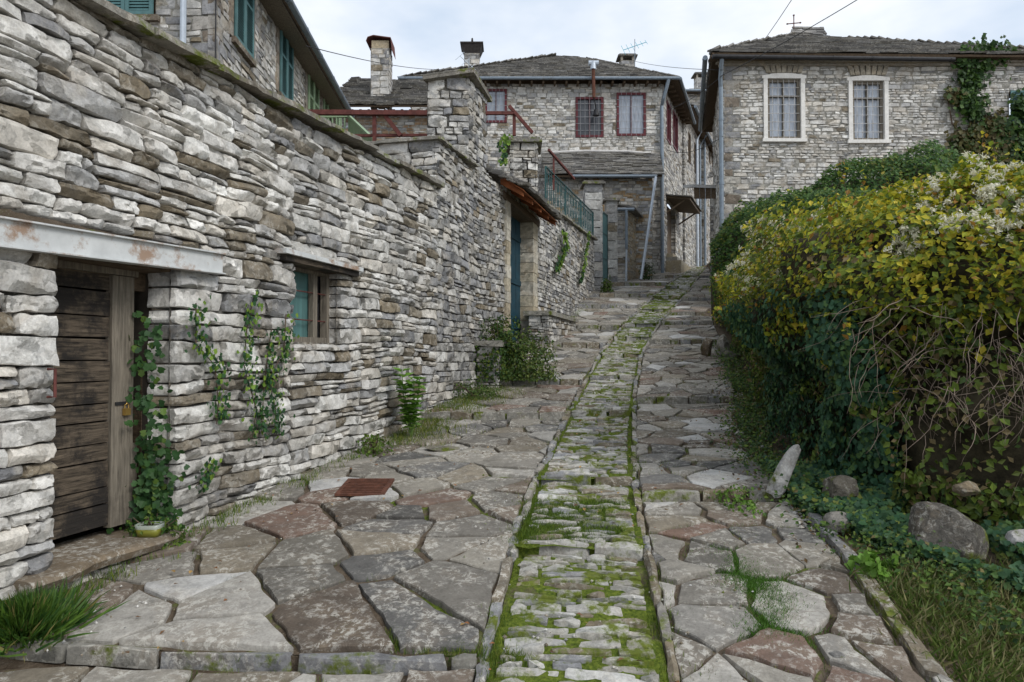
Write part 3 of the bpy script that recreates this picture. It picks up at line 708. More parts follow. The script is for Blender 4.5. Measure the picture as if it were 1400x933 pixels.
masonry('masonry', LW, U(2.3), U(6.6), -.2, 3.95, [dhole, beamhole, whole_], lane, MAT['wall'], nu=17, nv=10, top=ctop, bot=bot, warpamp=.05, mul=1.14, jd=.26, **k1)
k2 = dict(k1); k2.update(hr=(.08, .17), grey=.12, brown=.1)
masonry('masonry', LW, U(6.6), U(10.3), .1, 4.25, [whole_, lint], lane, MAT['wall'], nu=11, nv=7, top=ctop, bot=bot, warpamp=.05, mul=1.05, jd=.3, **k2)
mb = MB(); cope(mb, LW, U(2.2), U(10.35), ctop, -.45, .11, .06, (.5, 1.1)); mb.build('coping', MAT['coping'], lane)
mb = MB(); mb.c = (.3, .3, .3); bl = (LW.hit(0, 297)[1]-bzt)*1.1; tl_ = bl*(bu1-U(2.25))/(bu1-bu0)
mb.pbox(LW, U(2.25), bu1, bz+tl_, bzt+.005+tl_, -.02, .045, dv=-tl_)
for z_ in (bz, bzt-.012): mb.pbox(LW, U(2.25), bu1, z_+.0015+tl_, z_+.0105+tl_, .047, .075, dv=-tl_)
mb.build('steel_lintel', MAT['steel'], lane)
# closed dark box added behind the doorway to keep daylight out
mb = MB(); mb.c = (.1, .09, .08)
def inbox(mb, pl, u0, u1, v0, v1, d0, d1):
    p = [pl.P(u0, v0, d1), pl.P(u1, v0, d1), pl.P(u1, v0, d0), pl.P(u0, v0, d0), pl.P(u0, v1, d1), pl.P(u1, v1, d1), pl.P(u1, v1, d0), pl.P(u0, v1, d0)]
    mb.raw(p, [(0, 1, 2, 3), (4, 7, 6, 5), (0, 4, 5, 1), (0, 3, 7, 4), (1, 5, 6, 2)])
inbox(mb, LW, du0-.05, du1+.02, dsill-.1, dv1+.05, -.27, -1.5); mb.build('doorway_dark_box', MAT['interior'], lane)
# wooden beams over the doorway
mb = MB(); mb.c = (.2, .16, .1)
mb.pbox(LW, du0-.05, du1+.05, dv1-.06, dv1+.05, -.32, -.06, j=.006); mb.pbox(LW, du0-.05, du1+.05, dv1-.2, dv1-.065, -.42, -.3, j=.006)
mb.build('timber_lintel', MAT['woodbr'], lane)
# plank door leaf, recessed
DP = Plane((LW.O.x-LW.N.x*.3, LW.O.y-LW.N.y*.3), (WK, 1), WN)
def dh(px, py): return DP.hit(px, py)
dl0 = dh(70, 500)[0]; dl1 = dh(150, 500)[0]; dl2 = dh(178, 500)[0]
dtop = dh(120, 372)[1]; dbot = dh(120, 725)[1]
door = MB(); z = dbot; 
while z < dtop-.02:
    h = min(random.uniform(.11, .2), dtop-z); k_ = random.uniform(.5, 1.3); door.c = (k_*.3,)*3
    door.pbox(DP, dl0, dl1, z+.005, z+h-.006, -.03, random.uniform(-.005, .012), dv=random.uniform(-.006, .006)); z += h
dr = door.build('plank_door', MAT['wood'], lane)
s = MB(); s.pbox(DP, dl1-.01, dl2, dbot-.02, dtop+.0, -.03, .03, j=.004); s.build('door_post', MAT['woodlt'], dr)
s = MB(); s.pbox(DP, dl0-.02, dl2+.03, dtop+.003, dtop+.12, -.03, .04, j=.004); s.build('door_rail', MAT['woodlt'], dr)
s = MB(); s.pbox(DP, dl2+.003, dl2+.06, dbot, dbot+.55, -.03, .012, j=.008); s.build('board', MAT['woodlt'], dr)
pu, pv = dh(166, 562)
s = MB(); s.pbox(DP, pu-.025, pu+.025, pv-.03, pv+.02, .034, .06)
s.tube([DP.P(pu-.017, pv+.018, .047), DP.P(pu-.017, pv+.045, .047), DP.P(pu, pv+.058, .047), DP.P(pu+.017, pv+.045, .047), DP.P(pu+.017, pv+.018, .047)], .004, 6)
s.build('padlock', MAT['brass'], dr)
s = MB(); s.pbox(DP, pu-.09, pu+.02, pv+.045, pv+.07, .031, .038); s.build('hasp', MAT['black'], dr)
s = MB(); u_, _ = DP.hit(200, 500); s.pbox(DP, u_-.03, u_+.04, dsill, dv1-.06, -.12, -.02, du=.03, j=.01); s.build('door_frame_post', MAT['woodbr'], lane)
# sill slab
sl_ = [(LW.hit(62, 765)), (LW.hit(250, 718))]
s = MB(); us = np.linspace(du0-.25, du1+.02, 9); s.c = (.2, .155, .105)
vs_ = []; zs_ = dsill
for i, u_ in enumerate(us):
    o = .1+.05*math.sin(i*1.3)+random.uniform(-.02, .02); th = .085+random.uniform(-.01, .01)
    zz = zs_+random.uniform(-.004, .004)
    vs_ += [LW.P(u_, zz-th, -.45), LW.P(u_, zz-th, o-.02), LW.P(u_, zz-th*.4, o+.01), LW.P(u_, zz-.01, o-.005), LW.P(u_, zz, o-.04), LW.P(u_, zz+.002, -.45)]
fs = [(i*6+k, (i+1)*6+k, (i+1)*6+k+1, i*6+k+1) for i in range(8) for k in range(5)]+[(5, 4, 3, 2, 1, 0), tuple(48+k for k in range(6))]
s.raw(vs_, fs); s.build('door_sill', MAT['slab'], lane, smooth=False)
s = MB(); h0 = LW.hit(62, 505); h1 = LW.hit(60, 543)
s.tube([LW.P(h0[0], h0[1], .02), LW.P(h0[0], h0[1], .075), LW.P(h0[0], h1[1], .075), LW.P(h0[0], h1[1], .02)], .009, 6)
s.build('iron_hook', MAT['rust'], lane)
# small window
w0 = MB(); fr = .05; wp = Plane((LW.O.x-LW.N.x*.2, LW.O.y-LW.N.y*.2), (WK, 1), WN)
def frame(mb, pl, u0, u1, v0, v1, t_, d0, d1, mu=(), mv=(), tm=.03):
    mb.pbox(pl, u0, u0+t_, v0, v1, d0, d1); mb.pbox(pl, u1-t_, u1, v0, v1, d0, d1)
    mb.pbox(pl, u0+t_, u1-t_, v0, v0+t_, d0, d1); mb.pbox(pl, u0+t_, u1-t_, v1-t_, v1, d0, d1)
    for f in mu: c = u0+(u1-u0)*f; mb.pbox(pl, c-tm/2, c+tm/2, v0+t_, v1-t_, d0+.003, d1-.003)
    for f in mv: c = v0+(v1-v0)*f; mb.pbox(pl, u0+t_, u1-t_, c-tm/2, c+tm/2, d0+.006, d1-.006)
frame(w0, wp, wu0-.03, wu1+.03, wv0-.02, wv1+.03, .075, -.03, .05); w0.pbox(wp, wu1-.3, wu1-.22, wv0+.055, wv1-.045, -.02, .04)
wf = w0.build('window_frame', MAT['woodlt'], lane)
s = MB(); s.pbox(wp, wu0, wu1-.22, wv0, wv1, -.05, -.035); s.build('pane', MAT['paneteal'], wf); s = MB(); s.pbox(wp, wu1-.3, wu1, wv0, wv1, -.075, -.052); s.build('dark_board', MAT['black'], wf)
s = MB()
for f in (.3, .68): zz = wv0+(wv1-wv0)*f; s.tube([wp.P(wu0, zz, .03), wp.P(wu1, zz, .03)], .007, 6)
s.build('window_bar', MAT['rust'], wf)
s = MB(); s.pbox(LW, lint[0], lint[1]-.02, lint[2]+.045, lint[3]-.004, -.2, .1, j=.004); s.build('window_lintel', MAT['steel'], lane)
s = MB(); s.pbox(LW, lint[0]+.06, lint[1]-.05, lint[2]-.015, lint[2]+.042, -.2, .06, j=.004); s.build('lintel_board', MAT['wood'], lane)
# food box on the sill
s = MB(); bx, bz_ = at(198, 722, 1), 0
pc = Vector(LW.P(LW.hit(205, 722)[0]-.0, dsill+.004, -.0)); LOCB = tuple(pc)
def tub(mb, r, h, z0, z1, taper):
    ps = []
    for z, k in ((z0, taper), (z1, 1.0)):
        for i in range(24):
            a = 2*math.pi*i/24; c, s_ = math.cos(a), math.sin(a); m_ = (abs(c)**5+abs(s_)**5)**(-1/5)
            ps.append((pc.x+c*m_*r*k, pc.y+s_*m_*h*k, pc.z+z))
    return ps
def ringfaces(a, b, n): return [(a+i, a+(i+1) % n, b+(i+1) % n, b+i) for i in range(n)]
bt = thing('food_tub', tuple(pc), 'small olive green plastic food tub with clear rim on the door sill', 'tub')
m, t, b = M('olive plastic'); b.inputs['Base Color'].default_value = (.2, .2, .03, 1); b.inputs['Roughness'].default_value = .35
m2, t2, b2 = M('clear plastic rim'); b2.inputs['Base Color'].default_value = (.5, .55, .5, 1); b2.inputs['Roughness'].default_value = .25; b2.inputs['Alpha'].default_value = .55
p = tub(s, .085, .065, 0, .062, .86); s.raw(p, ringfaces(0, 24, 24)+[tuple(range(23, -1, -1)), tuple(range(24, 48))]); s.build('tub_body', m, bt, True)
s = MB(); p = tub(s, .088, .068, .055, .085, .97); p2 = [((x-pc.x)*.95+pc.x, (y-pc.y)*.95+pc.y, z) for x, y, z in p]
s.raw(p+p2, ringfaces(0, 24, 24)+ringfaces(24, 72, 24)+ringfaces(72, 48, 24)); s.build('tub_rim', m2, bt, True)
# ================================================================== UPPER GARDEN WALL section with return
gw = thing('garden_wall', LW.P(U(10.3), 1, 0), 'taller dark grey stone wall with stepped top between the pale wall and the blue door', 'wall')
g0, g1 = U(10.3), U(14.2)
gtop = lambda u: it(Yof(u), [10.3, 11.95, 12.6, 14.2], [4.86, 4.9, 5.05, 4.95])
k3 = dict(hr=(.07, .15), lr=(1.3, 3.6), split=.2, brown=.08, grey=.3, bulge=.024, amp=.013, gap=.005, rnd=.06)
du = (LW.hit(696, 400)[0], LW.hit(731, 400)[0], P(15)+.25, LW.hit(697, 279)[1]) # blue doorway
masonry('masonry', LW, g0, du[0], .5, 5.2, [], gw, MAT['wall'], nu=9, nv=6, top=gtop, bot=bot, warpamp=.04, mul=.8, quoin=[(1, .3, 0)], **k3)
RT = Plane(LW.P(g0, 0, 0)[:2], (-WN[0], -WN[1]), (-WK, -1))
masonry('masonry', RT, 0.02, 1.3, 3.6, 4.86, [], gw, MAT['wall'], nu=9, nv=7, hr=(.13, .26), lr=(1.6, 3), brown=.03, grey=.05, bulge=.02, amp=.012)
mb = MB(); cope(mb, LW, g0-.04, U(12.0), gtop, -.4, .07, .05, (.4, .8)); cope(mb, RT, -.05, 1.35, lambda u: 4.86, -.4, .06, .05, (.4, .8)); mb.build('coping', MAT['coping'], gw)
# ---- block chimney on the wall
stk_b = 4.6
tw = thing('stone_stack', LW.P(U(12), 4.9, -.3), 'thick square rubble chimney stack rising from the garden wall', 'chimney')
t0, t1 = U(11.75), U(12.75); ztt = 6.42
tp = lambda u: ztt
TP = Plane(LW.P(t0, 0, -.01)[:2], (-1, -.02), (.02, -1))
kk = dict(hr=(.1, .22), lr=(.9, 2.4), split=.2, brown=.06, grey=.3, bulge=.02, amp=.02, gap=.004, rnd=.2, mul=.8)
masonry('masonry', Plane(LW.P(0, 0, -.01)[:2], (WK, 1), WN), t0, t1, 4.9, 6.42, [], tw, MAT['wall'], nu=9, nv=6, **kk)
masonry('masonry', TP, 0, .74, 4.4, 6.42, [], tw, MAT['wall'], nu=9, nv=6, **kk)
s = MB(); c1 = Vector(LW.P(t0, 0, .03)); c2 = Vector(LW.P(t1, 0, .03)); c3 = c1+Vector((-.72, 0, 0)); c4 = c2+Vector((-.72, 0, 0))
s.c = (.2, .19, .17); s.hexa([(c.x, c.y, 4.4) for c in (c3+Vector((.02, .06, 0)), c1+Vector((-.1, .06, 0)), c2+Vector((-.1, 0, 0)), c4)]+[(c.x, c.y, 6.4) for c in (c3+Vector((.02, .06, 0)), c1+Vector((-.1, .06, 0)), c2+Vector((-.1, 0, 0)), c4)])
s.build('core', MAT['wall'], tw)
s = MB(); s.c = (.2, .185, .16)
q = [c3+Vector((-.12, -.1, 0)), c1+Vector((.04, -.12, 0)), c2+Vector((.05, .1, 0)), c4+Vector((-.12, .1, 0))]
zt = [6.33, 6.45, 6.38, 6.38]
s.hexa([(c.x, c.y, z) for c, z in zip(q, zt)]+[(c.x, c.y, z+.055) for c, z in zip(q, zt)])
s.c = (.16, .15, .13); s.hexa([(c.x*.5+.5*q[i-0].x, c.y, z+.06) for i, (c, z) in enumerate(zip(q, zt))]+[(c.x, c.y, z+.085) for c, z in zip(q, zt)])
s.build('cap', MAT['coping'], tw)
# ================================================================== DOOR with canopy and terrace wall
tr = thing('terrace_wall', LW.P(U(20), P(19), 0), 'grey coursed terrace wall beyond the blue door, under the iron railing', 'wall')
e1 = U(26.2)
ttop = lambda u: it(Yof(u), [15, 17.2, 18.2, 27.2], [5.35, 5.45, 5.5, 6.04])
masonry('masonry', LW, du[1], e1, 1.2, 6.1, [], tr, MAT['wall'], nu=6, nv=4, hr=(.09, .17), lr=(1.5, 3.6), split=.15, brown=.04, grey=.3, bulge=.02, amp=.012, top=ttop, bot=bot, mul=.88)
masonry('masonry', LW, du[0], du[1], du[3]+.15, 5.3, [], tr, MAT['wall'], nu=6, nv=4, hr=(.09, .15), lr=(1.5, 3.6), top=ttop, mul=.85)
mb = MB(); cope(mb, LW, du[1]+.4, e1, ttop, -.4, .1, .07, (.5, 1)); mb.build('coping', MAT['coping'], tr)
# jamb blocks of the doorway
def jamb(u0, u1, d0, d1, nm):
    s = MB(); z = du[2]-.3
    while z < du[3]+.1:
        h = min(random.uniform(.22, .38), du[3]+.12-z); k_ = random.uniform(.85, 1.2); s.c = random.choice([(.46*k_, .41*k_, .31*k_), (.5*k_, .465*k_, .39*k_), (.4*k_, .34*k_, .24*k_)])
        e_ = random.uniform(-.02, .03); s.pbox(LW, u0, u1+e_, z+.004, z+h-.004, d0, d1+random.uniform(-.004, .008), j=.004); z += h
    s.build(nm, MAT['beige'], tr)
jamb(du[1]-.24, du[1]+.22, -.62, .022, 'door_jamb'); jamb(du[0]-.3, du[0]+.0, -.5, .032, 'door_jamb')
s = MB(); BD = Plane((LW.O.x-LW.N.x*.3, LW.O.y-LW.N.y*.3), (WK, 1), WN)
n_ = 5; ww = (du[1]-.24-du[0])
for i in range(n_): s.pbox(BD, du[0]+ww*i/n_+.004, du[0]+ww*(i+1)/n_-.004, du[2], du[3], -.04, random.uniform(0, .006))
for f in (.15, .5, .85): z_ = du[2]+(du[3]-du[2])*f; s.pbox(BD, du[0]+.02, du[0]+ww-.02, z_-.06, z_+.06, .008, .03)
bd = s.build('blue_door', MAT['bluedoor'], tr)
s = MB(); s.tube([BD.P(du[0]+.12, du[2]+1.1, .01), BD.P(du[0]+.12, du[2]+1.1, .07), BD.P(du[0]+.22, du[2]+1.1, .07)], .012, 6); s.build('handle', MAT['black'], bd)
s = MB(); s.c = (.2, .2, .2); inbox(s, LW, du[0]-.02, du[1], du[2]-.1, du[3]+.1, -.35, -.9); s.build('doorway_recess', MAT['interior'], tr)
s = MB(); s.c = (.25, .22, .18); s.pbox(LW, du[0]-.45, du[1]+.35, du[3], du[3]+.14, -.5, .05, j=.01); s.build('timber_lintel', MAT['woodbr'], tr)
# canopy: slates on timbers
cn = thing('door_canopy', LW.P(du[0], du[3]+.2, 0), 'slate covered canopy with orange timber underside over the blue door', 'canopy')
cz = du[3]+.08; ca, cb = du[0]-.75, du[1]+.35; pr = .5
s = MB(); s.hexa([LW.P(ca, cz+.3, 0), LW.P(cb, cz+.3, 0), LW.P(cb, cz-.02, pr), LW.P(ca, cz-.02, pr), LW.P(ca, cz+.325, 0), LW.P(cb, cz+.325, 0), LW.P(cb, cz+.005, pr), LW.P(ca, cz+.005, pr)]); s.build('soffit', MAT['orange'], cn)
for i in range(5):
    s = MB(); uu = ca+.1+(cb-ca-.25)*i/4; s.hexa([LW.P(uu, cz+.17, 0), LW.P(uu+.09, cz+.17, 0), LW.P(uu+.09, cz-.1, pr-.04), LW.P(uu, cz-.1, pr-.04), LW.P(uu, cz+.298, 0), LW.P(uu+.09, cz+.298, 0), LW.P(uu+.09, cz-.0, pr-.04), LW.P(uu, cz-.0, pr-.04)]); s.build('rafter', MAT['orange'], cn)
s = MB(); slabs(s, LW.P(ca-.08, cz+.01, pr+.1), LW.P(cb+.08, cz+.01, pr+.1), LW.P(ca-.08, cz+.42, -.25), LW.P(cb+.08, cz+.42, -.25), .13, (.25, .5), .06, .06, .05); s.build('slates', MAT['slate'], cn)
# doorstep bench and steps
for (pa, pb, dz, dd, lb) in ((670, 738, .2, .42, 'low stone step below the blue door behind the green bush'), (738, 776, .3, .5, 'square stone block bench with slab top right of the blue door')):
    ua, ub = LW.hit(pa-12, 450)[0]-.3, LW.hit(pb-12, 450)[0]
    gm = float(P(Yof((ua+ub)/2)))
    th_ = thing('stone_step' if pa == 670 else 'stone_bench', LW.P(ua, gm-.1, 0), lb, 'step' if pa == 670 else 'bench')
    zt_ = gm+dz+.15
    fp = Plane(LW.P(ua, 0, 0)[:2], WN, (-WK, -1))
    masonry('masonry', fp, 0, dd, gm-.5, zt_, [], th_, MAT['wall'], nu=6, nv=5, hr=(.1, .18), brown=.1, mul=.9)
    sp = Plane(LW.P(0, 0, dd)[:2], (WK, 1), WN)
    masonry('masonry', sp, ua, ub, gm-.5, zt_, [], th_, MAT['wall'], nu=6, nv=5, hr=(.1, .18), brown=.1, mul=.9)
    s = MB(); s.c = (.26, .25, .22); s.pbox(LW, ua-.06, ub+.03, zt_, zt_+.09, -.1, dd+.06, j=.012); s.build('top_slab', MAT['coping'], th_)
# ---- pillar beside the canopy
def pillar(x0, x1, y0, y1, z0, z1, label, mat, name='stone_pillar', cat='pillar', capc=(.2, .19, .17), mul=.85, cap=.1, **k):
    th_ = thing(name, ((x0+x1)/2, (y0+y1)/2, z0), label, cat, k.pop('group', None))
    kw = dict(hr=(.12, .22), lr=(1.2, 2.6), split=.1, nu=6, nv=5, brown=.04, grey=.2, mul=mul); kw.update(k)
    masonry('masonry', Plane((x0, y0), (1, 0), (0, -1)), 0, x1-x0, z0, z1, [], th_, mat, **kw)
    masonry('masonry', Plane((x1, y0), (0, 1), (1, 0)), 0, y1-y0, z0, z1, [], th_, mat, **kw)
    masonry('masonry', Plane((x0, y1), (0, -1), (-1, 0)), 0, y1-y0, z0, z1, [], th_, mat, **kw)
    s = MB(); s.c = capc; o = cap
    s.box(x0-o, x1+o, y0-o, y1+o, z1, z1+.07); s.c = tuple(c*.8 for c in capc); s.box(x0-o*.4, x1+o*.4, y0-o*.4, y1+o*.4, z1+.073, z1+.13)
    s.build('cap', MAT['coping'], th_); return th_
yp = 16.9; pillar((697-700)/F*yp, (736-700)/F*yp, yp, yp+.95, 5.3, 6.88, 'square stone pillar with dark slab cap beside the door canopy', MAT['wall'])
# ---- iron railing
rl = thing('iron_railing', LW.P(U(18), 5.55, -.05), 'dark green wrought iron railing with scrolls on the terrace wall', 'railing')
r0, r1 = U(18.0), U(26.4); zb = lambda u: ttop(u)+.16; zt2 = lambda u: ttop(u)+1.1
s = MB()
for f in (zb, zt2): s.bar(LW.P(r0, f(r0), -.08), LW.P(r1, f(r1), -.08), .045, .03)
s.bar(LW.P(r0, zt2(r0)-.14, -.08), LW.P(r1, zt2(r1)-.14, -.08), .02, .02); s.build('rail', MAT['iron'], rl)
n_ = 34
bal = MB()
for i in range(n_+1):
    u_ = r0+(r1-r0)*i/n_; s = MB(); s.bar(LW.P(u_, zb(u_)-(.1 if i % 11 == 0 else 0), -.08), LW.P(u_, zt2(u_), -.08), .018 if i % 11 else .05)
    if i % 2 == 0 and i < n_:
        zc = (zb(u_)+zt2(u_))/2; um = u_+(r1-r0)/n_/2
        for q_ in (-1, 1):
            pts = [LW.P(um+.065*math.sin(a)*q_, zc+.2*q_+.13*math.cos(a), -.08) for a in np.linspace(0, 5.2, 9)]
            s.tube(pts, .008, 4)
    s.build('baluster', MAT['iron'], rl)
# ---- gate pillars and gate
pillar((800-700)/F*26.6, (824.5-700)/F*26.6, 26.6, 27.4, 3.9, 8.28, 'near tall grey block gate pillar at the end of the iron railing', MAT['concrete'], group='gate pillars', hr=(.28, .42), lr=(1.6, 2.2), bulge=.006, amp=.004, split=0, rnd=.02, name='gate_pillar')
pillar((829-700)/F*28.3, (845-700)/F*28.3, 28.3, 28.8, 4.2, 8.0, 'farther grey block gate pillar just past the green gate', MAT['concrete'], group='gate pillars', hr=(.28, .42), lr=(1.6, 2.2), bulge=.006, amp=.004, split=0, rnd=.02, name='gate_pillar')
s = MB(); gx0 = (823-700)/F*27.4+.0; gx1 = (831-700)/F*28.3
GP = Plane((gx0, 27.4), (gx1-gx0, .9), (.9, -(gx1-gx0))); GL = math.hypot(gx1-gx0, .9)
gt = thing('iron_gate', (gx0, 27.5, 4.3), 'narrow teal iron gate between the two grey gate pillars', 'gate')
s = MB(); frame(s, GP, .02, GL-.02, 4.5, 7.4, .06, -.02, .02, mv=(.35, .7)); s.build('gate_frame', MAT['iron'], gt)
s = MB()
for i in range(8): s.pbox(GP, .06+(GL-.12)*i/8+.01, .06+(GL-.12)*(i+1)/8-.01, 4.55, 7.35, -.012, .0)
s.build('gate_panel', MAT['teal'], gt)
# ================================================================== HOUSES
MAT['grille'] = plain('pale grille', (.3, .3, .31), .6)
def house_window(pl, u0, u1, v0, v1, parent, fm, pm, ft=.07, mu=(.5,), mv=(.25,), rec=.12, bars=(3, 4), surround=None, bm='white', sill=True):
    s = MB(); frame(s, pl, u0, u1, v0, v1, ft, -rec-.03, -rec+.05 if surround or rec > .05 else .03, mu, mv, .05); wf_ = s.build('window', fm, parent)
    s = MB(); s.pbox(pl, u0+.02, u1-.02, v0+.02, v1-.02, -rec-.06, -rec-.035); s.build('pane', pm, wf_)
    if bars:
        s = MB()
        for i in range(1, bars[0]+1): f = u0+(u1-u0)*i/(bars[0]+1); s.pbox(pl, f-.008, f+.008, v0, v1, -rec+.055, -rec+.067)
        for i in range(1, bars[1]+1): f = v0+(v1-v0)*i/(bars[1]+1); s.pbox(pl, u0, u1, f-.008, f+.008, -rec+.069, -rec+.081)
        s.build('window_grille', MAT[bm], wf_)
    if surround:
        s = MB(); t_ = .13; d0, d1 = -.1, .045
        s.pbox(pl, u0-t_, u0, v0, v1, d0, d1, j=.004); s.pbox(pl, u1, u1+t_, v0, v1, d0, d1, j=.004)
        s.pbox(pl, u0-t_-.05, u1+t_+.05, v0-.11, v0-.002, d0, d1+.04, j=.004)
        um = (u0+u1)/2; vv = [pl.P(u, v, d) for d in (d0, d1) for u, v in ((u0-t_-.05, v1+.002), (u1+t_+.05, v1+.002), (u1+t_+.05, v1+.1), (um+.2, v1+.17), (um-.2, v1+.17), (u0-t_-.05, v1+.1))]
        s.raw(vv, [(5, 4, 3, 2, 1, 0), (6, 7, 8, 9, 10, 11)]+[(i, (i+1) % 6, 6+(i+1) % 6, 6+i) for i in range(6)])
        s.build('surround', MAT[surround], wf_)
    return wf_
def gutter(a, b, parent, r=.075, mat='zinc'):
    a = Vector(a); b = Vector(b); s = MB(); s.tube([a, b], r, 10); L = (b-a).length
    n = int(L/1.2)
    for i in range(n+1): c = a.lerp(b, (i+.1)/(n+.2)); d = (b-a).normalized()*.02; s.tube([c-d, c+d], r*1.12, 10)
    s.build('gutter', MAT[mat], parent)
def pipe(pts, parent, r=.055, mat='zinc', name='downpipe'):
    s = MB(); s.tube(pts, r, 9)
    P0 = [Vector(p) for p in pts]
    for a, b in zip(P0[:-1], P0[1:]):
        L = (b-a).length
        for i in range(int(L/2)): c = a.lerp(b, (i+.5)/int(L/2)); d = (b-a).normalized()*.04; s.tube([c-d, c+d], r*1.18, 9)
    s.build(name, MAT[mat], parent)
def rafters(pl, u0, u1, z, out, parent, n, mat='woodbr'):
    for i in range(n):
        s = MB(); s.c = (.2, .15, .1); u_ = u0+(u1-u0)*(i+.5)/n; s.pbox(pl, u_-.045, u_+.045, z-.12, z, 0, out-.08); s.build('rafter', MAT[mat], parent)
kf = dict(nu=6, nv=5, split=.22, bulge=.016, amp=.012, gap=.006, rnd=.13)
# ---- central house
ch = thing('village_house', (2, 33, 5), 'large grey stone house with red framed windows and low slate hip roof in the centre', 'house')
CF = Plane((-4.9, 33), (1, 0), (0, -1)); cz_e = CZ+(485-112)/F*33
wins = [(663, 693, 122, 168), (787, 825, 133, 188), (843, 883, 127, 186)]
holes = []
for a, b, c, d in wins:
    u0, v1 = CF.hit(a, c); u1, v0 = CF.hit(b, d); holes.append((u0, u1, v0, v1))
cu1 = 7.36+4.9
masonry('front_wall', CF, 0, cu1, 5, cz_e, holes, ch, MAT['wallfar'], hr=(.1, .2), lr=(1.8, 4.5), brown=.05, grey=.06, mul=1.02, **kf)
for i, h in enumerate(holes): house_window(CF, *h, ch, MAT['red'], MAT['pane'] if i != 1 else MAT['panedk'], .11, (.5,), (), .03, (5, 5), bm='grille')
sdir = Vector((.42, 1, 0)).normalized(); CS = Plane((7.36, 33), sdir, (sdir.y, -sdir.x))
L1 = 6.0
sh = [CS.hit(a, c)+CS.hit(b, d) for a, b, c, d in ((911.5, 917, 137, 200), (920, 926.5, 150, 210))]
sh = [(a, c, d, b) for a, b, c, d in sh]
dd = CS.hit(912.5, 290)+CS.hit(924, 356); dd = (dd[0], dd[2], dd[3], dd[1]+.6)
masonry('side_wall', CS, 0, L1, 5, cz_e, sh+[dd], ch, MAT['wallfar'], hr=(.12, .22), lr=(1.8, 4), brown=.05, grey=.2, mul=.9, **kf)
for h in sh: house_window(CS, *h, ch, MAT['red'], MAT['panedk'], .1, (.5,), (), .03, None)
s = MB(); s.c = (.2,)*3; s.pbox(CS, dd[0], dd[1], dd[2], dd[3], -.3, -.25); s.build('side_door', MAT['woodbr'], ch)
CE = cz_e+.05; ov = .55
def PP(pl, u, z, d): return pl.P(u, z, d)
FL = (-4.9-ov, 33-ov, CE); FR = CS.P(-ov*.6, CE, ov); FR = (7.36+ov*1.15, 33-ov, CE); BR = CS.P(L1+ov, CE, ov)
apL = (2.3, 38.0, CZ+(485-74)/F*38.0); apR = (4.4, 38.4, CZ+(485-78)/F*38.4)
BL = (-4.9-ov, 44, CE); BRb = (BR[0], 44, CE)
s = MB(); deck(s, [FL, FR, apR, apL]); deck(s, [FR, BR, apR]); deck(s, [FL, apL, BL]); deck(s, [apL, apR, BR, BL])
rf = s.build('roof_deck', MAT['woodbr'], ch)
s = MB(); slabs(s, FL, FR, apL, apR, .24, (.3, .7), .05, .05); slabs(s, FR, BR, apR, apR, .24, (.3, .7), .05, .05); slabs(s, BL, FL, apL, apL, .3, (.4, .8), .05, .05)
s.build('roof', MAT['slate'], ch)
rafters(CF, 0, cu1, CE-.07, ov, ch, 22); rafters(CS, 0, L1, CE-.07, ov, ch, 10)
gutter((FL[0], 33-ov-.06, CE-.02), (FR[0]+.02, 33-ov-.06, CE-.02), ch); 
g1_ = Vector(FR)+Vector((.07, 0, 0)); g2_ = Vector(BR)+Vector((.07, 0, 0)); gutter(g1_, g2_, ch)
pipe([(7.5, 33-ov-.05, CE-.05), (7.3, 33-.35, CE-.9), (7.26, 33-.14, CE-1.2), (7.26, 33-.14, 5.3)], ch, .09)
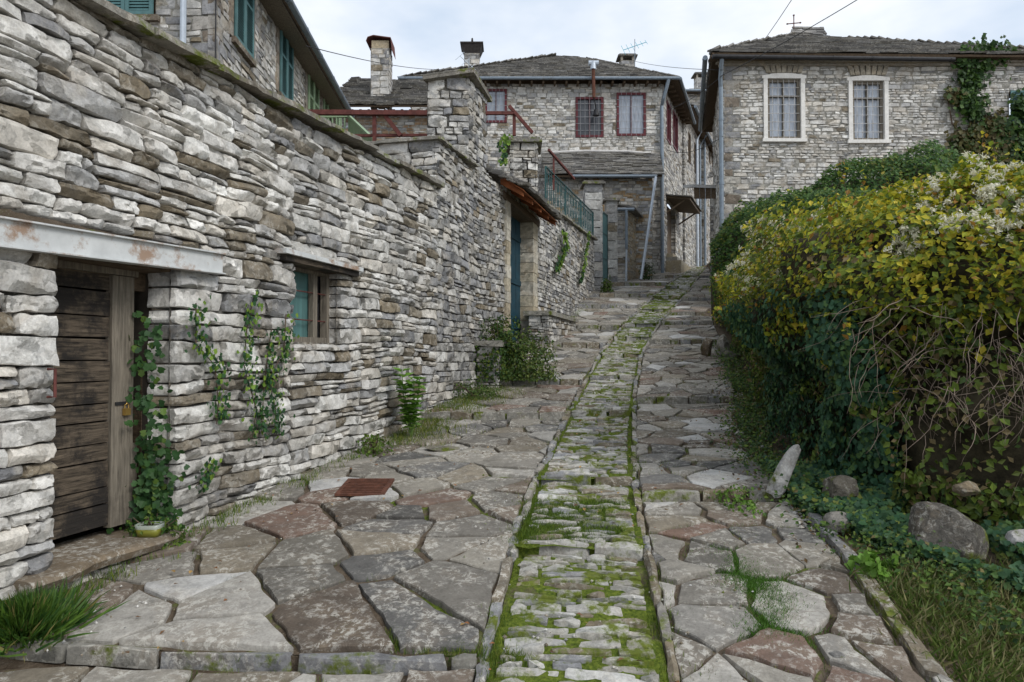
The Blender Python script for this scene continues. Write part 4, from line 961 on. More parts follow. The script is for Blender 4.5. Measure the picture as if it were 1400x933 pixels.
# stove pipe with lamp hood, and lower window grille
s = MB(); a_ = at(812, 134, 32.2); b_ = at(811, 88, 32.2); s.tube([a_, b_], .08, 10); s.build('stove_pipe', MAT['gratem'], ch)
s = MB(); s.tube([b_+Vector((-.22, 0, .05)), b_+Vector((.25, 0, .05))], .12, 10); s.tube([b_-Vector((0, 0, .25)), b_+Vector((0, 0, .1))], .14, 10); s.build('stove_pipe_cowl', MAT['zinclt'], ch)
s = MB(); l_ = at(815, 150, 32.5); s.tube([a_, a_+Vector((.1, .2, -.3)), l_], .03, 6); s.tube([l_, l_-Vector((0, 0, .3))], .1, 10, .16); s.build('wall_lamp', MAT['black'], ch)
def chimney(x0, x1, y0, y1, z0, z1, label, capst='slab', group='chimneys', mul=.95):
    th_ = thing('chimney', ((x0+x1)/2, (y0+y1)/2, z0), label, 'chimney')
    kw = dict(hr=(.14, .26), lr=(1.3, 2.4), nu=5, nv=4, bulge=.012, amp=.01, brown=.03, grey=.25, mul=mul, split=0)
    masonry('masonry', Plane((x0, y0), (1, 0), (0, -1)), 0, x1-x0, z0, z1, [], th_, MAT['wallfar'], **kw)
    masonry('masonry', Plane((x1, y0), (0, 1), (1, 0)), 0, y1-y0, z0, z1, [], th_, MAT['wallfar'], **kw)
    masonry('masonry', Plane((x0, y1), (0, -1), (-1, 0)), 0, y1-y0, z0, z1, [], th_, MAT['wallfar'], **kw)
    s = MB(); s.c = (.08, .075, .07); w_ = x1-x0; h_ = y1-y0
    if capst == 'slab':
        for (a, b) in ((x0, x0+.14), (x1-.14, x1)):
            for (c, d) in ((y0, y0+.14), (y1-.14, y1)): s.c = (.4, .35, .28); s.box(a+.01, b-.01, c+.01, d-.01, z1, z1+.22)
        s.c = (.1, .095, .085); s.box(x0-.16, x1+.16, y0-.12, y1+.12, z1+.22, z1+.29); s.box(x0-.08, x1+.08, y0-.05, y1+.05, z1+.293, z1+.36)
        s.build('cap', MAT['slate'], th_)
    elif capst == 'dark':
        s.hexa([(x0+.02, y0+.02, z1), (x1-.02, y0+.02, z1), (x1-.02, y1-.02, z1), (x0+.02, y1-.02, z1), (x0-.16, y0-.12, z1+.46), (x1+.16, y0-.12, z1+.46), (x1+.16, y1+.12, z1+.46), (x0-.16, y1+.12, z1+.46)])
        s.box(x0-.2, x1+.2, y0-.15, y1+.15, z1+.462, z1+.53); xm = (x0+x1)/2; ym = (y0+y1)/2
        s.tube([(xm, ym, z1+.53), (xm, ym, z1+.95)], .09, 8, .04); s.build('cap', MAT['soot'], th_)
    elif capst == 'sheet':
        s.c = (.4, .33, .22); s.box(x0+.03, x1-.03, y0+.03, y1-.03, z1, z1+.3); s.build('cap', MAT['beige'], th_)
        s = MB(); xm = (x0+x1)/2
        pr_ = [(x0-.16, z1+.22), (x0-.1, z1+.36), (x0+.12, z1+.43), (x1-.1, z1+.36), (x1+.06, z1+.34), (x1+.1, z1-.12)]
        n = len(pr_); v = [(x, y, z) for y in (y0-.1, y1+.1) for x, z in pr_]+[(x, y, z+.03) for y in (y0-.1, y1+.1) for x, z in pr_]
        f = [(i, i+1, n+i+1, n+i) for i in range(n-1)]+[(2*n+i, 3*n+i, 3*n+i+1, 2*n+i+1) for i in range(n-1)]+[(i, 2*n+i, 2*n+i+1, i+1) for i in range(n-1)]
        s.raw(v, f); s.build('rusty_sheet', MAT['rust'], th_)
    return th_
xx = lambda px, Y: (px-700)/F*Y
zz_ = lambda py, Y: CZ+(485-py)/F*Y
chimney(xx(634, 35), xx(655, 35), 35, 35.8, zz_(112, 35), zz_(69, 35), 'short pale chimney with black flared cap and finial beside the stack', 'dark')
chimney(xx(850, 38.5), xx(869, 38.5), 38.5, 39.2, zz_(100, 38.5)-.5, zz_(79, 38.5), 'small chimney on the central roof beside the blue antenna', 'slab')
# ---- lean-to annex of the central house
an = thing('lean_to', (4, 30.6, 5), 'low lean-to in front of the central house with mossy slate roof and grey gutter', 'annex')
AX0, AX1 = xx(745, 30.5), xx(893, 30.5); AF = Plane((AX0, 30.5), (1, 0), (0, -1)); aze = zz_(244, 30.5); azt = zz_(210, 33)-.05
masonry('front_wall', AF, 0, AX1-AX0, 4.9, aze, [], an, MAT['wallfar'], hr=(.1, .2), lr=(1.8, 4), brown=.3, grey=.15, mul=.8, bcol=(.3, .2, .1), **kf)
AS = Plane((AX1, 30.5), (.2, 1), (1, -.2)); rd = (.9, 1.5, aze-2.6, aze-.4)
masonry('side_wall', AS, 0, 2.5, 4.9, aze+.9, [rd], an, MAT['wallfar'], hr=(.1, .2), lr=(1.8, 4), brown=.1, grey=.3, mul=.8, top=lambda u: aze+u*.55, **kf)
s = MB(); s.c = (.2,)*3; s.pbox(AS, rd[0], rd[1], rd[2], rd[3], -.2, -.1); s.build('narrow_door', MAT['red'], an)
s = MB(); deck(s, [(AX0, 30.1, aze+.05), (AX1+.35, 30.1, aze+.05), (AX1+.75, 32.95, azt), (AX0, 32.95, azt)]); s.build('roof_deck', MAT['woodbr'], an)
s = MB(); slabs(s, (AX0, 30.05, aze+.08), (AX1+.4, 30.05, aze+.08), (AX0, 32.6, azt-.1), (AX1+.75, 32.6, azt-.1), .2, (.3, .7), .045, .05); s.build('roof', MAT['slate'], an)
s = MB(); s.c = (.3,)*3; s.tube([(xx(752, 32.9), 32.9, azt+.12), (xx(800, 32.9), 32.9, azt+.2), (xx(860, 32.9), 32.9, azt+.17), (xx(902, 32.9), 32.9, azt+.02)], .06, 8); s.build('roof_flashing', MAT['white'], an)
gutter((xx(782, 30), 29.98, aze+.0), (xx(899, 30), 29.98, aze+.0), an, .07)
pipe([(xx(897, 30), 29.95, aze-.05), (xx(896, 29.8), 29.8, aze-.4), (xx(878.5, 28.6), 28.9, float(P(28.9))+.1)], an, .06, 'zinclt')
# ---- small outbuilding by the gate
ob = thing('outbuilding', (xx(858, 29.2), 29, 4.5), 'small beige rubble outbuilding with slate edge left of the leaning pipe', 'outbuilding')
ox0, ox1 = xx(843, 29), xx(859, 29); oz = zz_(286, 29); od = Vector((.42, 1, 0)).normalized()
OF = Plane((ox0, 29), (1, 0), (0, -1)); OS = Plane((ox1, 29), od, (od.y, -od.x))
masonry('front_wall', OF, 0, ox1-ox0, 4.2, oz, [], ob, MAT['wallfar'], hr=(.12, .2), brown=.15, grey=.2, mul=.85, **kf)
masonry('side_wall', OS, 0, 2.0, 4.2, oz, [], ob, MAT['wallfar'], hr=(.1, .18), brown=.35, grey=.02, mul=.9, bcol=(.33, .25, .15), base=[(.42, .37, .28), (.38, .32, .22)], **kf)
s = MB(); slabs(s, (ox0-.1, 28.85, oz+.02), OS.P(-.1, oz+.02, .25), (ox0, 31, oz+.4), OS.P(2.2, oz-.05, -.2), .25, (.3, .6), .05, .04); slabs(s, OS.P(-.15, oz+.0, .3), OS.P(2.1, oz-.1, .3), OS.P(-.15, oz+.2, -.4), OS.P(2.1, oz+.15, -.4), .2, (.3, .5), .05, .04); s.build('roof', MAT['slate'], ob)
gutter((xx(844, 28.7), 28.72, oz-.05), (xx(868, 28.7), 28.72, oz-.05), ob, .07)
pipe([(xx(857, 28.6), 28.62, oz-.1), (xx(857, 28.6), 28.62, zz_(340, 28.6))], ob, .06); pipe([(xx(857, 28.6), 28.62, zz_(341, 28.6)), (xx(856, 28.6), 28.62, zz_(402, 28.6))], ob, .04, 'zinclt')
# ---- second house behind, along the lane
h2 = thing('village_house', (11, 42, 7), 'narrow tall grey stone house seen edge-on behind the central house', 'house')
S2 = Plane(CS.P(L1, 0, .12)[:2], sdir, (sdir.y, -sdir.x)); z2a = zz_(126, 40)
w2 = []
for a, b, c, d in ((941, 944, 180, 225), (949, 952.5, 195, 240)):
    q1 = S2.hit(a, c); q2 = S2.hit(b, d); w2.append((q1[0], q2[0], q2[1], q1[1]))
masonry('side_wall', S2, 0, 15, 5.5, z2a-1.2, w2, h2, MAT['wallfar'], hr=(.14, .24), lr=(1.8, 4), brown=.06, grey=.2, mul=.9, top=lambda u: z2a-1.6+it(u, [0, 15], [0, .6]), **kf)
for h in w2: house_window(S2, *h, h2, MAT['woodbr'], MAT['panedk'], .1, (), (), .05, None)
s = MB(); deck(s, [S2.P(-.4, z2a-1.5, .55), S2.P(15, z2a-.95, .55), S2.P(15, z2a+.4, -2.5), S2.P(-.4, z2a-.2, -2.5)]); s.build('roof_deck', MAT['woodbr'], h2)
s = MB(); slabs(s, S2.P(-.4, z2a-1.47, .6), S2.P(15, z2a-.92, .6), S2.P(-.4, z2a-.2, -2.5), S2.P(15, z2a+.4, -2.5), .28, (.4, .8), .05, .05); s.build('roof', MAT['slate'], h2)
gutter(S2.P(-.4, z2a-1.52, .65), S2.P(15, z2a-.97, .65), h2)
pipe([S2.P(4.2, z2a-1.3, .55), S2.P(4.2, z2a-2, .12), S2.P(4.2, 6.5, .12)], h2, .09, 'zinclt'); pipe([S2.P(5.6, z2a-1.3, .55), S2.P(5.6, z2a-2, .12), S2.P(5.6, 6.5, .12)], h2, .07)
# third taller house behind it with its own eave
h3 = thing('village_house', (12, 46, 7), 'farthest stone house whose tall side and small chimney show left of the sky gap', 'house')
T0 = (xx(926, 45), 45.0); TF = Plane(T0, (1, 0), (0, -1)); tw3 = xx(966, 45)-T0[0]; z3 = zz_(126, 45)
masonry('front_wall', TF, 0, tw3, 7, z3, [], h3, MAT['wallfar'], hr=(.14, .24), lr=(1.8, 4), mul=.95, **kf)
TS = Plane((T0[0]+tw3, 45), (.42, 1), (1, -.42)); w3 = []
for a, b, c, d in ((969, 971, 190, 225), (973, 974.5, 200, 235)):
    q1 = TS.hit(a, c); q2 = TS.hit(b, d); w3.append((q1[0], q2[0], q2[1], q1[1]))
masonry('side_wall', TS, 0, 10, 7, z3, w3, h3, MAT['wallfar'], hr=(.14, .24), lr=(1.8, 4), grey=.2, mul=.85, **kf)
for h in w3: house_window(TS, *h, h3, MAT['woodbr'], MAT['panedk'], .1, (), (), .05, None)
A_ = (T0[0]-1, 44.5, z3+.05); B_ = (T0[0]+tw3+.5, 44.5, z3+.05); C_ = TS.P(10, z3+.05, .5); D_ = (T0[0]+1, 51, z3+1.0)
s = MB(); deck(s, [A_, B_, D_]); deck(s, [B_, C_, D_]); s.build('roof_deck', MAT['woodbr'], h3)
s = MB(); slabs(s, A_, B_, D_, D_, .3, (.4, .8), .05, .05); slabs(s, B_, C_, D_, D_, .3, (.4, .8), .05, .05); s.build('roof', MAT['slate'], h3)
gutter(Vector(A_)+Vector((0, -.07, -.03)), Vector(B_)+Vector((0, -.07, -.03)), h3); gutter(Vector(B_)+Vector((.07, 0, -.03)), Vector(C_)+Vector((.07, 0, -.03)), h3)
pipe([Vector(B_)+Vector((-.1, 0, -.1)), (T0[0]+tw3-.1, 44.85, z3-.9), (T0[0]+tw3-.1, 44.85, 7.5)], h3, .08)
chimney(xx(954, 47), xx(969, 47), 47, 47.7, z3+.1, zz_(107, 47)+.2, 'small square chimney at the far end of the lane over the farthest house', 'slab')
# door canopy on the side of the central house, steps, canopy at right
def sheet_canopy(pl, u0, u1, z, out, label, mat='woodbr', drop=.2):
    th_ = thing('door_canopy', pl.P(u0, z, 0), label, 'canopy')
    s = MB(); s.hexa([pl.P(u0, z, 0), pl.P(u1, z, 0), pl.P(u1, z-drop, out), pl.P(u0, z-drop, out), pl.P(u0, z+.12, 0), pl.P(u1, z+.12, 0), pl.P(u1, z-drop+.12, out), pl.P(u0, z-drop+.12, out)])
    s.build('canopy_roof', MAT[mat], th_)
    s = MB(); s.c = (.15, .14, .13); slabs(s, pl.P(u0-.05, z-drop+.13, out+.08), pl.P(u1+.05, z-drop+.13, out+.08), pl.P(u0-.05, z+.13, .05), pl.P(u1+.05, z+.13, .05), .25, (.3, .6), .04, .02); s.build('slates', MAT['slate'], th_)
    for uu in (u0+.1, u1-.15): s = MB(); s.bar(pl.P(uu, z-.7, .02), pl.P(uu, z-drop+.05, out*.8), .07); s.build('bracket', MAT['woodbr'], th_)
sheet_canopy(CS, dd[0]-.3, dd[1]+1.0, dd[3]+.05, 1.15, 'dark sheet canopy over the side door of the central house')
st = thing('entrance_steps', CS.P(dd[0], 5.2, 0), 'short flight of rough stone steps below the side door of the central house', 'steps')
for i in range(3):
    s = MB(); s.c = random.choice([(.36, .3, .2), (.3, .28, .24)]); s.pbox(CS, dd[0]-.3-.12*(2-i), dd[1]+.2, 5.0, dd[2]-.2*(2-i)-.02, 0.0-.0, .75-.22*i, j=.015); s.build('step', MAT['slab'], st)
# ---- right-hand house
rh = thing('village_house', (6.8, 22, 4.5), 'pale stone house with two white framed windows at the upper right', 'house')
RX0 = xx(988, 22); RF = Plane((RX0, 22), (1, .0), (0, -1)); rze = zz_(74, 22)-.12
holes = []
for a, b, c, d in ((1049, 1095, 108, 190), (1165, 1209, 111, 192), (1380, 1418, 125, 205)):
    q1 = RF.hit(a, c); q2 = RF.hit(b, d); holes.append((q1[0], q2[0], q2[1], q1[1]))
RW = 11.3
masonry('front_wall', RF, 0, RW, 3.0, rze, holes, rh, MAT['wallfar'], hr=(.08, .17), lr=(1.5, 3.8), brown=.03, grey=.05, mul=1.0, quoin=[(0, .62, 0)], nu=7, nv=5, split=.25, bulge=.02, amp=.014, gap=.008, rnd=.15)
for i, h in enumerate(holes[:2]): house_window(RF, *h, rh, MAT['woodlt'], MAT['pane'], .09, (.5,), (.72,), .1, (5, 6), surround='whitestone', bm='beige')
def shutter(pl, u0, u1, v0, v1, parent, mat, d=.03, arch=False, leaves_=2, slat=.05):
    w_ = (u1-u0)/leaves_
    for i in range(leaves_):
        a, b = u0+w_*i+.004, u0+w_*(i+1)-.004; s = MB()
        frame(s, pl, a, b, v0, v1, .06, d, d+.035, (), (.5,), .06); z = v0+.07
        while z < v1-.08:
            s.raw([pl.P(a+.05, z, d+.028), pl.P(b-.05, z, d+.028), pl.P(b-.05, z+slat*.85, d+.006), pl.P(a+.05, z+slat*.85, d+.006)], [(0, 1, 2, 3)]); z += slat
        s.pbox(pl, a+.03, b-.03, v0+.03, v1-.03, d-.02, d+.002)
        s.build('shutter', mat, parent)
shutter(RF, *holes[2], rh, MAT['teal'])
sr = Vector((.253, 1, 0)).normalized(); RS_ = Plane((RX0, 22), sr, (-sr.y, sr.x))
masonry('side_wall', RS_, 0, 7, 3, rze, [], rh, MAT['wallfar'], hr=(.1, .2), lr=(1.8, 4), **kf)
# cornice and roof
s = MB(); 
for i, (z0_, z1_, o_) in enumerate(((rze-.2, rze-.12, .06), (rze-.117, rze-.03, .14))): s.c = (.33, .3, .25); s.pbox(RF, -o_, RW+.1, z0_, z1_, -.1, o_)
s.build('cornice', MAT['beige'], rh)
ov = .42; RE = rze+.06; a_ = (RX0-ov, 22-ov, RE); b_ = (RX0+RW+ov, 22-ov, RE-.1); c_ = RS_.P(7.3, RE, ov); 
ap1 = (xx(1086, 26.5), 26.5, zz_(46, 26.5)); ap2 = (xx(1165, 26.5), 26.5, zz_(50, 26.5)); br = (RX0+RW+ov, 31, RE)
s = MB(); deck(s, [a_, b_, ap2, ap1]); deck(s, [c_, a_, ap1]); deck(s, [b_, br, ap2]); deck(s, [ap1, ap2, br, c_]); s.build('roof_deck', MAT['woodbr'], rh)
s = MB(); slabs(s, a_, b_, ap1, ap2, .2, (.3, .65), .05, .06); slabs(s, c_, a_, ap1, ap1, .22, (.3, .65), .05, .05); slabs(s, b_, br, ap2, ap2, .22, (.3, .65), .05, .05)
g_ = Vector((xx(1105, 27), 27, zz_(38, 27)))
slabs(s, ap1, Vector(ap2)+Vector((-.9, 0, 0)), g_+Vector((-.5, 0, 0)), g_+Vector((.7, 0, 0)), .2, (.3, .6), .05, .05)
s.build('roof', MAT['slate'], rh)
s = MB(); s.c = (.1, .09, .08); s.pbox(RF, -ov, RW+ov, RE-.12, RE-.06, 0, ov-.03); s.build('soffit_boards', MAT['woodbr'], rh)
gutter((RX0-ov, 22-ov-.08, RE-.16), (xx(1310, 21.5), 22-ov-.08, RE-.26), rh, .07, 'black'); gutter(RS_.P(-.3, RE-.05, ov+.08), RS_.P(7, RE-.05, ov+.08), rh, .08)
pipe([(RX0-.1, 22-ov-.02, RE-.2), (RX0-.08, 22-.2, RE-.75), (RX0-.04, 22-.12, RE-1.0), (RX0-.04, 22-.12, 4)], rh, .07, 'zinc')
s = MB(); x_, z_ = xx(1089, 27), zz_(46, 27); k_ = .012
s.bar((x_, 27, z_), (x_, 27, z_+.85), .03); s.bar((x_-.26, 27, z_+.5), (x_+.26, 27, z_+.55), .03)
for dx, dz in ((-.26, .5), (.26, .55), (0, .85)): s.tube([(x_+dx-.03, 27, z_+dz), (x_+dx+.03, 27, z_+dz)], .03, 6)
s.build('roof_cross', MAT['rust'], rh)
# fan stones over windows
for h in holes[:2]:
    s = MB(); um = (h[0]+h[1])/2
    for i in range(7):
        f = (i-3)/3; k_ = random.uniform(.85, 1.1); s.c = (.37*k_, .33*k_, .26*k_); u_ = um+f*.5
        s.pbox(RF, u_-.075, u_+.07, h[3]+.19, h[3]+.58, -.02, .045, du=f*.14, j=.006)
    s.build('relieving_arch', MAT['beige'], rh)
chimney(xx(1352, 25), xx(1378, 25), 25, 25.5, zz_(100, 25), zz_(78, 25), 'low chimney with broad slab on the right house roof near the climbing vine', 'slab')
# canopy left of the right house over the lane gate
wl = thing('gate_canopy', (xx(952, 26), 26, 5.5), 'brown plank gate roof sticking out beside the right house over the lane', 'canopy')
s = MB(); y_ = 26.0; x0_, x1_ = xx(947, y_), xx(990, y_); zt_, zb_ = zz_(251, y_), zz_(270, y_)
s.hexa([(x0_, y_, zt_-.12), (x1_, y_, zt_-.16), (x1_, y_+1.4, zt_+.2), (x0_, y_+1.4, zt_+.2), (x0_, y_, zt_), (x1_, y_, zt_-.04), (x1_, y_+1.4, zt_+.3), (x0_, y_+1.4, zt_+.3)]); s.build('roof_board', MAT['slate'], wl)
s = MB(); 
for i in range(5): s.box(x0_+.12+i*.22, x0_+.32+i*.22, y_+.1, y_+.14, zb_, zt_-.1)
s.build('plank', MAT['woodbr'], wl)
fr_ = thing('stone_hut', (xx(985, 30), 30, 7), 'tiny dark slate roofed hut glimpsed in the gap beside the right house', 'hut')
x0_ = xx(972, 31); masonry('masonry', Plane((x0_, 31), (1, 0), (0, -1)), 0, 1.0, 5, zz_(255, 31), [], fr_, MAT['wallfar'], **kf)
s = MB(); slabs(s, (x0_-.15, 30.7, zz_(246, 31)), (x0_+1.2, 30.7, zz_(240, 31)), (x0_+.3, 31.6, zz_(240, 31)+.45), (x0_+1.2, 31.6, zz_(238, 31)+.45), .22, (.3, .5)); s.build('roof', MAT['slate'], fr_)
# ---- left house
lh = thing('village_house', (-4.8, 11, 3), 'tall stone house with teal and pale green shutters behind the wall at upper left', 'house')
LF = Plane((-4.8, 11), (-1, 0), (0, -1)); lsd = Vector((-.04, 1, 0)).normalized(); LS = Plane((-4.8, 11), lsd, (lsd.y, -lsd.x)); lze = 8.62
q1 = LF.hit(212, 0); q2 = LF.hit(135, 22)
fh = (q1[0], q2[0], LF.hit(170, 22)[1], LF.hit(170, 22)[1]+1.5)
klt = dict(kf); klt.update(bulge=.016)
masonry('front_wall', LF, 0, 6, 2.5, 9.5, [fh], lh, MAT['wallfar'], hr=(.09, .17), lr=(1.5, 3.6), brown=.12, grey=.2, mul=.85, quoin=[(0, .42, 0)], **klt)
shutter(LF, *fh, lh, MAT['teal'])
s = MB(); s.c = (.15, .12, .09); s.pbox(LF, fh[0]-.08, fh[1]+.08, fh[2]-.1, fh[2]-.003, -.05, .07, j=.005); s.build('window_sill', MAT['coping'], lh)
lw = []
for a, b, pb in ((318, 343, 80), (381, 398, 133), (420, 434, 152), (441, 452, 0), (458.5, 465, 0)):
    ua, ub = LS.hit(a, 50)[0], LS.hit(b, 50)[0]; lw.append([ua, ub])
vb = LS.hit(389, 138)[1]; vt = LS.hit(389, 30)[1]
lw = [(a, b, vb-.05 if i == 0 else vb, vt+.03) for i, (a, b) in enumerate(lw)]
masonry('side_wall', LS, 0, 8.3, 2.5, lze-.15, lw, lh, MAT['wallfar'], hr=(.09, .17), lr=(1.5, 3.6), brown=.05, grey=.06, mul=.95, quoin=[(0, .5, 0)], **klt)
for i, h in enumerate(lw):
    shutter(LS, *h, lh, MAT['teal'] if i < 2 else MAT['green'])
    s = MB(); s.c = (.15, .12, .09); s.pbox(LS, h[0]-.08, h[1]+.08, h[2]-.1, h[2]-.003, -.05, .08, j=.005); s.build('window_sill', MAT['coping'], lh)
    s = MB(); s.c = (.3, .25, .2)
    for k_ in (-1, 1):
        z = h[2]
        while z < h[3]: hh = random.uniform(.2, .35); s.c = random.choice([(.22, .18, .14), (.3, .27, .23)]); s.pbox(LS, (h[0]-.16 if k_ < 0 else h[1]+.004), (h[0]-.004 if k_ < 0 else h[1]+.16), z, min(z+hh-.008, h[3]+.1), -.05, .022, j=.003); z += hh
    um = (h[0]+h[1])/2
    for j in range(5): f = (j-2)/2; s.pbox(LS, um+f*.38-.09, um+f*.38+.085, h[3]+.105+.05*(1-abs(f)), h[3]+.3+.05*(1-abs(f)), -.05, .024, du=f*.08, j=.003)
    s.build('surround', MAT['beige'], lh)
s = MB(); e0 = LS.P(-.5, lze, .45); e1_ = LS.P(8.6, lze-.02, .45); deck(s, [e0, e1_, (-8.5, 15.5, 10.6), (-8.5, 14.5, 10.6)], .1); deck(s, [(-12, 10.5, 9.6), (-4.3, 10.5, lze+.02), (-8.5, 14.5, 10.6)]); deck(s, [e1_, (-12, 20, 9), (-8.5, 15.5, 10.6)])
s.build('roof_deck', MAT['woodbr'], lh)
s = MB(); slabs(s, e0, e1_, (-8.5, 14.5, 10.65), (-8.5, 15.5, 10.65), .2, (.3, .6)); s.build('roof', MAT['slate'], lh)
s = MB(); s.c = (.3, .22, .14); s.pbox(LS, -.4, 8.5, lze-.16, lze-.13, .0, .4); s.build('soffit_boards', MAT['woodlt'], lh)
gutter(LS.P(-.5, lze-.06, .52), LS.P(8.65, lze-.1, .52), lh, .07); pipe([LS.P(8.6, lze-.1, .52), LS.P(8.5, lze-.45, .5), LS.P(8.35, lze-.6, .1), LS.P(8.35, 4, .1)], lh, .05, 'zinclt')
xp = (247-700)/F*10.9; pipe([(xp, 10.88, 9.4), (xp, 10.88, 3)], lh, .05, 'zinclt')
s = MB(); s.tube([(xx(289, 10.9), 10.93, 9.3), (xx(291, 10.9), 10.93, 4)], .012, 6); s.build('wall_cable', MAT['black'], lh)
# balcony railing, green
br_ = thing('balcony', LS.P(6.5, 5.4, .1), 'green panelled balcony rail on the far end of the shuttered house', 'balcony')
s = MB(); a_ = at(427, 160, 16.2); b_ = at(477, 159, 16.2); c_ = at(500, 185, 13.6)
for p, q in ((a_, b_), (b_, at(520, 200, 13.0))): s.bar(p, q, .06); s.bar(p-Vector((0, 0, .9)), q-Vector((0, 0, .9)), .05)
s.build('rail', MAT['green'], br_)
for i in range(10): s = MB(); p = a_.lerp(b_, i/9); s.bar(p, p-Vector((0, 0, .9)), .03); s.build('baluster', MAT['green'], br_)
s = MB(); q = at(520, 200, 13.0); s.hexa([b_-Vector((0, 0, .9)), q-Vector((0, 0, .9)), q+Vector((0, .02, -.9)), b_+Vector((0, .02, -.9)), b_-Vector((0, 0, .03)), q-Vector((0, 0, .03)), q+Vector((0, .02, -.03)), b_+Vector((0, .02, -.03))]); s.build('panel', MAT['green'], br_)
# ---- back house with slate roof
bh = thing('village_house', (-5, 26, 5), 'low stone house with thick slate roof between shuttered house and stack', 'house')
BX0, BX1 = xx(440, 25), xx(600, 25); BF = Plane((BX0, 25.4), (1, 0), (0, -1)); bze = zz_(152, 25.4); dh_ = BF.hit(492, 190)+BF.hit(512, 215)
masonry('front_wall', BF, 0, BX1-BX0, 5, bze, [], bh, MAT['wallfar'], hr=(.1, .2), lr=(1.8, 4), brown=.45, grey=.2, mul=.7, bcol=(.26, .17, .1), **kf)
a_ = (BX0, 24.8, bze+.05); b_ = (BX1, 24.8, bze+.05); c_ = (BX0, 29.5, zz_(108, 29.5)); d_ = (BX1, 29.5, zz_(112, 29.5))
s = MB(); deck(s, [a_, b_, d_, c_]); s.build('roof_deck', MAT['woodbr'], bh); s = MB(); slabs(s, a_, b_, c_, d_, .24, (.35, .8), .07, .09, .05); slabs(s, a_, b_, Vector(a_)+Vector((0, .5, .3)), Vector(b_)+Vector((0, .5, .3)), .3, (.5, .9), .07, .09, .05); s.build('roof', MAT['slate'], bh)
rafters(BF, 0, BX1-BX0, bze-.02, .5, bh, 14)
chimney(xx(505, 26), xx(531, 26), 26, 26.7, zz_(135, 26)-.3, zz_(62, 26), 'tall slim chimney topped with bent rusty metal sheet at left centre', 'sheet', mul=.8)
# ---- red steel pergola frames
pg = thing('pergola_frame', at(515, 205, 13.2), 'rusty red steel pergola frame behind the pale wall in front of the low slate house', 'pergola')
s = MB(); s.bar(at(418, 154, 13.2), at(590, 155, 13.2), .09); s.build('beam', MAT['rust'], pg)
s = MB(); s.bar(at(512, 157, 13.25), at(512, 215, 13.25), .07); s.build('post', MAT['rust'], pg)
s = MB(); s.bar(at(526, 158, 13.25), at(548, 186, 13.25), .08); s.build('brace', MAT['rust'], pg)
s = MB(); s.bar(at(470, 186, 13.3), at(590, 185, 13.3), .05); s.build('lower_beam', MAT['rust'], pg)
pg = thing('pergola_frame', at(702, 186, 15.5), 'red steel pergola frame in front of the leftmost red window', 'pergola')
s = MB(); s.bar(at(648, 155, 15.4), at(702, 155, 15.4), .07); s.build('beam', MAT['rust'], pg)
s = MB(); s.bar(at(703, 153, 15.45), at(703, 186, 15.45), .075); s.build('post', MAT['rust'], pg)
s = MB(); s.bar(at(696, 145, 15.4), at(728, 182, 15.4), .07); s.build('brace', MAT['rust'], pg)
pg = thing('stair_rail', at(752, 205, 18.6), 'red steel rail sloping down behind the pillar to the iron railing', 'rail')
s = MB(); s.bar(at(750, 205, 18.6), at(785, 245, 20.5), .06); s.build('handrail', MAT['rust'], pg)
s = MB(); s.bar(at(757, 213, 19), at(757, 260, 19), .05); s.build('post', MAT['rust'], pg)
# ---- antennas, cables
def antenna(p, w_, h_, label, mat, n=5, tilt=.5):
    th_ = thing('tv_antenna', p, label, 'antenna')
    s = MB(); s.tube([p, p+Vector((0, 0, h_))], .02, 6); s.build('mast', MAT['zinc'], th_)
    s = MB(); a = p+Vector((-w_/2, 0, h_*.75+tilt*w_/2)); b = p+Vector((w_/2, 0, h_*.75-tilt*w_/2)); s.tube([a, b], .018, 6)
    for i in range(n): c = a.lerp(b, i/(n-1)); k_ = .32-.03*i; q = Vector((tilt, 0, 1)).normalized()*k_; s.tube([c-q+Vector((0, -.1, 0)), c+q+Vector((0, .1, 0))], .012, 5)
    s.build('aerial', mat, th_)
antenna(at(868, 92, 38.3), 1.3, 1.6, 'blue fishbone aerial standing at the right chimney of the central roof', plain('blue aerial', (.1, .45, .55), .5), 6, -.35)
antenna(at(641, 106, 34), .9, .9, 'grey fishbone aerial leaning left of the black capped chimney', MAT['zinclt'], 4, .9)
def cable(a, b, sag, label, r=.012, n=16):
    s = MB(); pts = [a.lerp(b, i/n)-Vector((0, 0, sag*4*(i/n)*(1-i/n))) for i in range(n+1)]; s.tube(pts, r, 5)
    o = s.build('overhead_cable', MAT['black'], None, True, loc=tuple(a)); tag(o, label, 'cable', 'overhead cables'); return o
cable(at(988, 103, 21.4), at(1300, -80, 14), .1, 'thin cable crossing the sky above the right house roof from its corner downpipe', .011)
cable(at(1047, 52, 26), at(1120, -60, 20), .05, 'short steep cable rising out of frame left of the roof cross', .012)
cable(at(418, 63, 14), at(632, 93, 34.8), .25, 'faint cable from the shuttered house past the slim chimney', .01)
cable(at(913, 150, 32), at(988, 103, 21.4), .15, 'slanting cable from the central house eave to the right house corner', .011)
cable(at(868, 84, 38), at(988, 96, 21.4), .1, 'nearly level thin cable from the blue aerial chimney to the right house', .01)
cable(at(912, 205, 32.5), at(988, 187, 21.8), .3, 'sagging cable across the sky gap below the eaves', .012)
